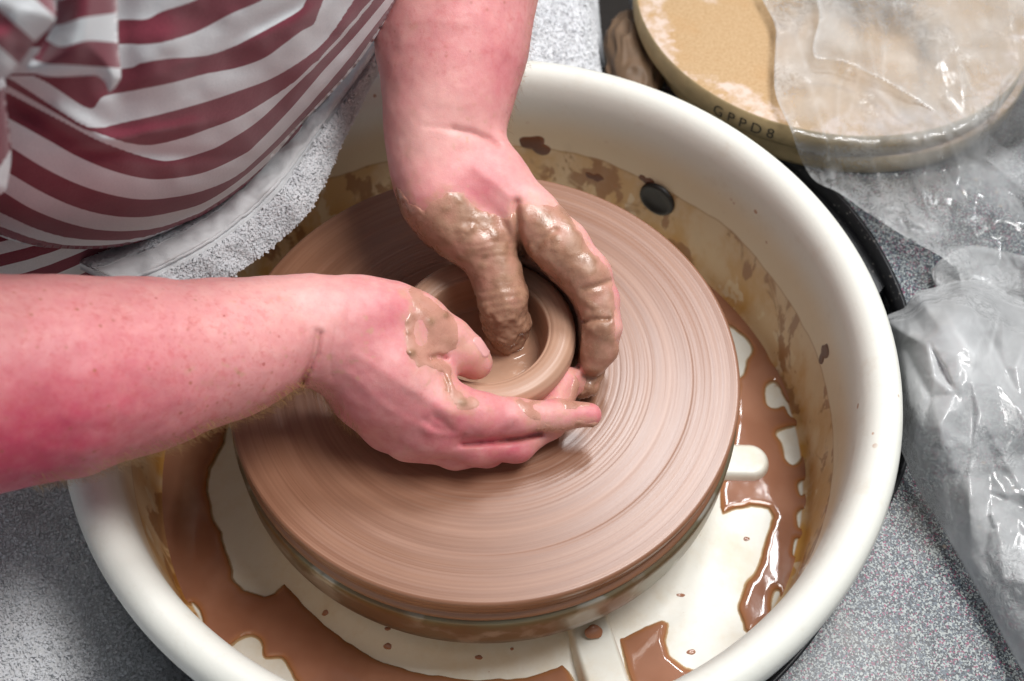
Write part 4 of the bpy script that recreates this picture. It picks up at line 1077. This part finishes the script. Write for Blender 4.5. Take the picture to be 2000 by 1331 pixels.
def two_sided(G, thick):                     # grid of points (nu,nv,3) -> slab with rounded edge rows
    du = np.gradient(G, axis=0); dv = np.gradient(G, axis=1); N = np.cross(du, dv); N /= np.linalg.norm(N, axis=-1)[..., None] + 1e-12
    if N[..., 2].mean() < 0: N = -N
    nu, nv = G.shape[:2]; top = G.reshape(-1, 3); bot = (G - N * thick).reshape(-1, 3); n = nu * nv
    F = grid_faces(nu, nv); e = []
    idx = np.arange(n).reshape(nu, nv)
    for ln in (idx[0], idx[-1], idx[:, 0], idx[:, -1]):
        e.append(np.stack([ln[:-1], ln[1:], ln[1:] + n, ln[:-1] + n], 1))
    flip = np.cross(du, dv)[..., 2].mean() < 0
    Ft = F[:, ::-1] if flip else F
    return np.vstack([top, bot]), np.vstack([Ft, Ft[:, ::-1] + n] + e), Ft, top
inner = [(790, -60), (760, 10), (720, 80), (650, 160), (590, 225), (525, 290), (460, 350), (400, 400), (330, 445), (250, 480), (150, 510)]
outer = [(800, 60), (765, 100), (722, 160), (690, 225), (660, 285), (634, 345), (600, 408), (555, 455), (495, 505), (430, 550), (340, 605)]
nu, nv = 150, 44
ci, co = spline(inner, nu), spline(outer, nu); vv = np.linspace(0, 1, nv)
PX = ci[:, None] * (1 - vv[None, :, None]) + co[:, None] * vv[None, :, None]
q = np.stack([PX[..., 0] / 100, PX[..., 1] / 100, PX[..., 0] * 0], -1)
zz = .060 + .014 * np.sin(np.pi * np.clip(vv, 0, 1) ** .8)[None] - .016 * vv[None] ** 3 + .004 * noise(q, 1.1, 3) + .002 * noise(q, 3., 5)
zz = zz - .0025 * np.exp(-((vv - .50) / .03) ** 2)[None]
G = U(PX[..., 0], PX[..., 1], zz)
V, F, Ft, top = two_sided(G, .006)
tw = empty('towel', tuple(G[60, 20]), 'thick white terry towel tucked under the belly of the striped shirt', 'towel', 'white terry towels')
keep(mesh_obj('towel_cloth', V, F, M['hem']), tw)
vi = np.tile(np.arange(nv), nu); fv = vi[Ft]
loopF = Ft[(fv > nv * .53).all(1) | (fv < nv * .20).all(1)]
tufts(top, loopF, 46000, .0024, .0017, 4, M['towel'], tw)
# woven hem band and its stitched edge, a little proud of the loops
h0, h1 = int(nv * .20), int(nv * .50)
uu_ = np.arange(nu)[:, None] * np.ones((1, h1 - h0)); vv_ = np.arange(h1 - h0)[None] * np.ones((nu, 1))
Gh = G[:, h0:h1] + np.array([0, 0, .0022]) + np.array([0, 0, 1.]) * (.0012 * noise(np.stack([uu_ * .22 + vv_ * .05, vv_ * .12, uu_ * 0], -1), 1., 12) + .0006 * noise(np.stack([uu_ * .6, vv_ * .3, uu_ * 0], -1), 1., 13))[..., None]; V, F, _, _ = two_sided(Gh, .002)
keep(mesh_obj('hem_band', V, F, M['hem']), tw)
def tube(path, r, n=8):
    path = np.asarray(path); T = np.gradient(path, axis=0); T /= np.linalg.norm(T, axis=1)[:, None]
    up = np.array([0, 0, 1.]); A = np.cross(T, up); A /= np.linalg.norm(A, axis=1)[:, None] + 1e-9; Bv = np.cross(A, T)
    a = np.arange(n) * 2 * np.pi / n
    V = path[:, None] + r * (np.cos(a)[None, :, None] * A[:, None] + np.sin(a)[None, :, None] * Bv[:, None])
    m = len(path); i = np.arange(m - 1)[:, None] * n; j = np.arange(n)[None]
    F = np.stack([i + j, i + (j + 1) % n, i + n + (j + 1) % n, i + n + j], -1).reshape(-1, 4); return V.reshape(-1, 3), F
V, F = tube(Gh[:, -1] + [0, 0, .0004], .0013); keep(mesh_obj('hem_cord', V, F, M['hem']), tw)
edge_pts = top.reshape(nu, nv, 3)[:, -3:]
# towel on the thigh at lower left
def thigh(name, label, fn, nu, nv, ntuft, seed, dens=None):
    u, v = np.meshgrid(np.linspace(0, 1, nu), np.linspace(0, 1, nv), indexing='ij'); G = fn(u, v)
    V, F, Ft, top = two_sided(G, .006)
    t = empty('towel', tuple(G[nu // 2, nv // 2] - [0, 0, .05]), label, 'towel', 'white terry towels')
    keep(mesh_obj('towel_cloth', V, F, M['hem']), t); tufts(top, Ft, ntuft, .0018, .0018, seed, M['towel'], t, dens=dens); return t
def lap_left(u, v):
    x = -.62 + u * .42; y = -.52 + v * .80; x = x - .03 * (v - .3)
    k = (x + .43) / .15; z = -.012 - .055 * k * k - .05 * np.clip(k - 1, 0, 1)
    rr = np.hypot(x, y); P = np.stack([x, y, z], -1); P = P + np.stack([x * 0, y * 0, .008 * noise(P, 12, 3) + .003 * noise(P, 40, 4)], -1)
    push = np.clip(.284 - rr, 0, .2); P[..., 2] = np.where(push > 0, np.minimum(P[..., 2], -.035) - push * 1.0, P[..., 2]); return P
thigh('towel', 'grey white terry towel over the thigh left of the basin', lap_left, 100, 130, 90000, 8, dens=lambda c: ((c[:, 0] > -.47) & (c[:, 1] < .06) & (c[:, 1] > -.36)) + .03)
def lap_back(u, v):
    x = -.34 + u * .46; y = .292 + v * .40; z = -.022 - .02 * (1 - np.minimum(v / .12, 1)) ** 2 - .10 * np.clip((u - .93) / .07, 0, 1) ** 2 + .02 * v
    P = np.stack([x, y, z], -1); return P + np.stack([x * 0, y * 0, .004 * noise(P, 18, 5) + .002 * noise(P, 50, 6)], -1)
thigh('towel', 'white terry towel behind the far rim of the basin beside the fibreboard disc', lap_back, 110, 80, 34000, 9, dens=lambda c: (c[:, 0] > -.04) + .02)

# ------------------------------------------------------------------ round boards, stamped lettering
BC = np.array([.313, .387]); BR = .175
def disc_obj(name, c, R, z0, z1, mat, emat, label, group):
    b = empty(name, (c[0], c[1], z0), label, 'board', group)
    V, F = lathe([(.0005, z1 - z0), (R - .004, z1 - z0), (R - .0012, z1 - z0 - .0006)], 160); t = mesh_obj('top_face', V, F, mat); t.parent = b
    V, F = lathe([(R - .0012, z1 - z0 - .0006), (R, z1 - z0 - .0022), (R + .0002, .004), (R - .001, .0008), (R - .003, 0), (.0005, 0)], 160)
    e = mesh_obj('edge', V, F, emat); e.parent = b
    return b
bd = disc_obj('round_board', BC, BR, -.0235, 0., M['board'], M['board_edge'], 'tan fibreboard disc stamped with letters, half under clear plastic', 'stacked round boards')
disc_obj('round_board', BC + [.010, -.004], BR - .004, TZ + .0008, -.0242, M['board'], M['board_edge'], 'lower tan round board hidden beneath the stamped disc', 'stacked round boards')
cu = bpy.data.curves.new('stamp', 'FONT'); cu.body = 'GPPD8'; cu.size = .0150; cu.space_character = 1.55; cu.extrude = 0
ot = bpy.data.objects.new('stamp', cu); SC.collection.objects.link(ot); bpy.context.view_layer.update()
dg = bpy.context.evaluated_depsgraph_get(); me = bpy.data.meshes.new_from_object(ot.evaluated_get(dg)); bpy.data.objects.remove(ot)
bm = bmesh.new(); bm.from_mesh(me); bmesh.ops.subdivide_edges(bm, edges=[e for e in bm.edges if e.calc_length() > .002], cuts=2)
bmesh.ops.triangulate(bm, faces=bm.faces)
xs = [v.co.x for v in bm.verts]; w = max(xs)
g0 = U(1393., 212., -.013)[:2] - BC; g1 = U(1512., 262., -.013)[:2] - BC; a0, a1 = math.atan2(g0[1], g0[0]), math.atan2(g1[1], g1[0])
for v in bm.verts:
    a = a0 + (a1 - a0) * v.co.x / w; z = -.0178 + v.co.y; R = BR + .0006
    v.co = Vector((R * math.cos(a), R * math.sin(a), z + .0235))
bm.to_mesh(me); bm.free(); me.materials.append(M['ink'])
so = bpy.data.objects.new('stamped_letters', me); SC.collection.objects.link(so); so.parent = bd
# brown bag lump between towel and board
n = 70; a = np.linspace(0, 2 * np.pi, n, endpoint=False); ph = np.linspace(-.35, np.pi / 2, 40)
A_, H_ = np.meshgrid(a, ph, indexing='ij'); c0 = U(1232., 120., -.03)
P = np.stack([np.cos(A_) * np.cos(H_), np.sin(A_) * np.cos(H_), np.sin(H_)], -1)
rg = 1 - np.abs(noise(P + 5, 3.2, 3)); P = P * (1 + .22 * (rg - .6))[..., None] * [.026, .060, .024] + c0 + [0.006, .02, -.018]
jj = np.arange(n); F = np.vstack([np.stack([jj * 40 + k, ((jj + 1) % n) * 40 + k, ((jj + 1) % n) * 40 + k + 1, jj * 40 + k + 1], 1) for k in range(39)])
tag(mesh_obj('clay_bag', P.reshape(-1, 3), F, M['bag']), 'brown crumpled clay bag wedged between towel and round board', 'bag')

# ------------------------------------------------------------------ polythene
def ridged(P, sc, seed, warp=.35):
    w = np.stack([noise(P, sc * .6, seed + 50), noise(P, sc * .6, seed + 60), noise(P, sc * .6, seed + 70)], -1) * warp / sc
    return 1 - np.abs(noise(P + w, sc, seed)) * 1.8
def tin(X, Y, spacing, seed, stretch=1., rot=0.):
    """random facets: heights at scattered points, joined by Delaunay triangles, read back on a grid"""
    from mathutils.geometry import delaunay_2d_cdt
    rnd = np.random.RandomState(seed); x0, x1, y0, y1 = X.min() - spacing * 8, X.max() + spacing * 8, Y.min() - spacing * 8, Y.max() + spacing * 8
    gx, gy = np.meshgrid(np.arange(x0, x1, spacing), np.arange(y0, y1, spacing), indexing='ij')
    pts = np.stack([gx, gy], -1).reshape(-1, 2) + (rnd.rand(gx.size, 2) - .5) * spacing * 1.1
    hgt = rnd.rand(len(pts)) ** 1.3
    vs, _, fs, ov, _, _ = delaunay_2d_cdt([Vector(p) for p in pts], [], [], 0, 1e-4)
    vs = np.array([tuple(v) for v in vs]); cx_, cy_ = (x0 + x1) / 2, (y0 + y1) / 2; cr_, sr_ = math.cos(rot), math.sin(rot)
    w_ = (vs - [cx_, cy_]) * [stretch, 1.15]; vs = np.stack([w_[:, 0] * cr_ - w_[:, 1] * sr_ + cx_, w_[:, 0] * sr_ + w_[:, 1] * cr_ + cy_], 1); hv = np.array([hgt[o[0]] if o else .5 for o in ov])
    out = np.full(X.shape, .5); st = X[1, 0] - X[0, 0] if X.shape[0] > 1 else 1
    ux, uy = np.sort(X[:, X.shape[1] // 2]), np.sort(Y[Y.shape[0] // 2])
    for f in fs:
        a, b, c = vs[f[0]], vs[f[1]], vs[f[2]]; mn, mx = vs[f].min(0), vs[f].max(0)
        i0, i1 = np.searchsorted(ux, [mn[0] - 12, mx[0] + 12]); j0, j1 = np.searchsorted(uy, [mn[1] - 12, mx[1] + 12])
        if i1 <= i0 or j1 <= j0: continue
        x, y = X[i0:i1, j0:j1], Y[i0:i1, j0:j1]
        det = (b[1] - c[1]) * (a[0] - c[0]) + (c[0] - b[0]) * (a[1] - c[1])
        if abs(det) < 1e-9: continue
        l1 = ((b[1] - c[1]) * (x - c[0]) + (c[0] - b[0]) * (y - c[1])) / det; l2 = ((c[1] - a[1]) * (x - c[0]) + (a[0] - c[0]) * (y - c[1])) / det; l3 = 1 - l1 - l2
        m = (l1 >= -1e-6) & (l2 >= -1e-6) & (l3 >= -1e-6)
        out[i0:i1, j0:j1][m] = (l1 * hv[f[0]] + l2 * hv[f[1]] + l3 * hv[f[2]])[m]
    return out
def blur(A, k=1):
    for _ in range(k):
        B = np.pad(A, 1, mode='edge'); A = (B[1:-1, 1:-1] * 4 + B[:-2, 1:-1] + B[2:, 1:-1] + B[1:-1, :-2] + B[1:-1, 2:]) / 8
    return A
def plastic(name, poly, base, label, seed, amp, fog, step=3.6, group='clear polythene sheets', sp=(72, 32, 14), st=(2.8, 2.0, 1.2), rot=1.05, wt=(.66, .25, .04)):
    pl_ = spline(poly, len(poly) * 6, True); lo, hi = pl_.min(0), pl_.max(0)
    gx, gy = np.arange(lo[0] - step, hi[0] + step, step), np.arange(lo[1] - step, hi[1] + step, step)
    X, Y = np.meshgrid(gx, gy, indexing='ij'); sd = poly_sd(X, Y, pl_)
    X0, Y0 = X, Y
    gxx = np.gradient(sd, step, axis=0); gyy = np.gradient(sd, step, axis=1); near = (sd < step * .75) & (sd > -step * 1.5)
    X = np.where(near, X - gxx * sd, X); Y = np.where(near, Y - gyy * sd, Y)
    P = U(X, Y, np.full(X.shape, -.02)); zb = base(P, X, Y, sd)
    wx = 26 * noise(np.stack([X0 / 130, Y0 / 130, X0 * 0], -1), 1, seed); 
    WX = X0 + 30 * noise(np.stack([X0 / 150, Y0 / 150, X0 * 0], -1), 1, seed + 5); 
    c = blur(tin(X0, Y0, sp[0], seed, st[0], rot), 3) * wt[0] + blur(tin(X0, Y0, sp[1], seed + 1, st[1], rot + .35), 1) * wt[1] + tin(X0, Y0, sp[2], seed + 2, st[2], rot - .5) * wt[2]
    cb = blur(c, 1); lap = cb * 4 - np.roll(cb, 1, 0) - np.roll(cb, -1, 0) - np.roll(cb, 1, 1) - np.roll(cb, -1, 1); crest = np.clip(np.abs(lap) * 22, 0, 1)
    q = np.stack([P[..., 0], P[..., 1], P[..., 0] * 0 + seed], -1)
    am = amp(P, X, Y, sd); z = zb + am * c
    G = U(X, Y, z)
    F = grid_faces(*X.shape); ok = ((near | (sd > 0)).reshape(-1)[F]).all(1); F = F[ok]
    fg = np.clip(fog + .14 * noise(q, 22, seed + 9) + .08 * noise(q, 70, seed + 8) + .35 * (c - .48) + .30 * blur(crest, 1), .02, .9)
    fg = fg + .18 * np.exp(-(np.maximum(sd, 0) / 7) ** 2)
    V, F, fg = compact(G.reshape(-1, 3), F[:, ::-1], fg.reshape(-1))
    return tag(mesh_obj(name, V, F, M['plastic'], attrs=dict(fog=fg)), label, 'plastic sheet', group)
def base_a(P, X, Y, sd):
    # iterate once so that the board test uses the height itself
    z = np.full(X.shape, TZ + .004)
    Q = U(X, Y, np.full(X.shape, .002)); r = np.hypot(Q[..., 0] - BC[0], Q[..., 1] - BC[1])
    return TZ + .004 + (.0025 - TZ - .001) * sstep(.222, .180, r)
shA = [(1520, -80), (1516, 60), (1512, 150), (1518, 195), (1545, 255), (1562, 305), (1590, 352), (1640, 378), (1700, 420), (1780, 470), (1835, 500), (1870, 530), (1890, 570), (1990, 650), (2120, 660), (2120, -80)]
def amp_a(P, X, Y, sd): return .006 + .022 * sstep(1700, 1950, X + .25 * Y) + .014 * sstep(250, 420, Y) + .004 * sstep(60, 20, sd)
plastic('plastic_sheet', shA, base_a, 'clear crinkled plastic sheet draped over the stamped fibreboard disc', 3, amp_a, .13)
shA2 = [(1640, -80), (1600, 40), (1590, 110), (1640, 120), (1690, 140), (1780, 190), (1850, 240), (1950, 330), (2120, 420), (2120, -80)]
plastic('plastic_sheet', shA2, lambda P, X, Y, sd: base_a(P, X, Y, sd) + .012, 'loose upper fold of clear plastic over the far right of the disc', 23, lambda P, X, Y, sd: .006 + .014 * sstep(0, 120, sd), .10)
shB = [(1722, 640), (1732, 617), (1765, 602), (1790, 572), (1830, 560), (1880, 538), (1930, 545), (1990, 578), (2060, 600), (2140, 700), (2140, 1420), (2030, 1350), (1985, 1290), (1930, 1190), (1890, 1120), (1845, 1040), (1795, 955), (1762, 885), (1745, 835), (1738, 780), (1728, 700)]
def puff(P, X, Y, sd): return TZ + .006 + .034 * np.sqrt(np.clip(sd / 140, 0, 1)) + .018 * sstep(1010, 760, Y) * sstep(-5, 40, sd)
plastic('plastic_bag', shB, puff, 'large milky crumpled plastic bag lying on the speckled table', 7, lambda P, X, Y, sd: .038 * sstep(-4, 90, sd) + .003, .50)
shC = [(1822, 545), (1835, 510), (1900, 480), (2000, 500), (2120, 520), (2120, 720), (2000, 640), (1920, 600), (1850, 580)]
plastic('plastic_sheet', shC, lambda P, X, Y, sd: TZ + .004 + .012 * np.sqrt(np.clip(sd / 80, 0, 1)), 'flattened plastic scrap between the draped sheet and the crumpled bag', 31, lambda P, X, Y, sd: .010 + 0 * X, .30)
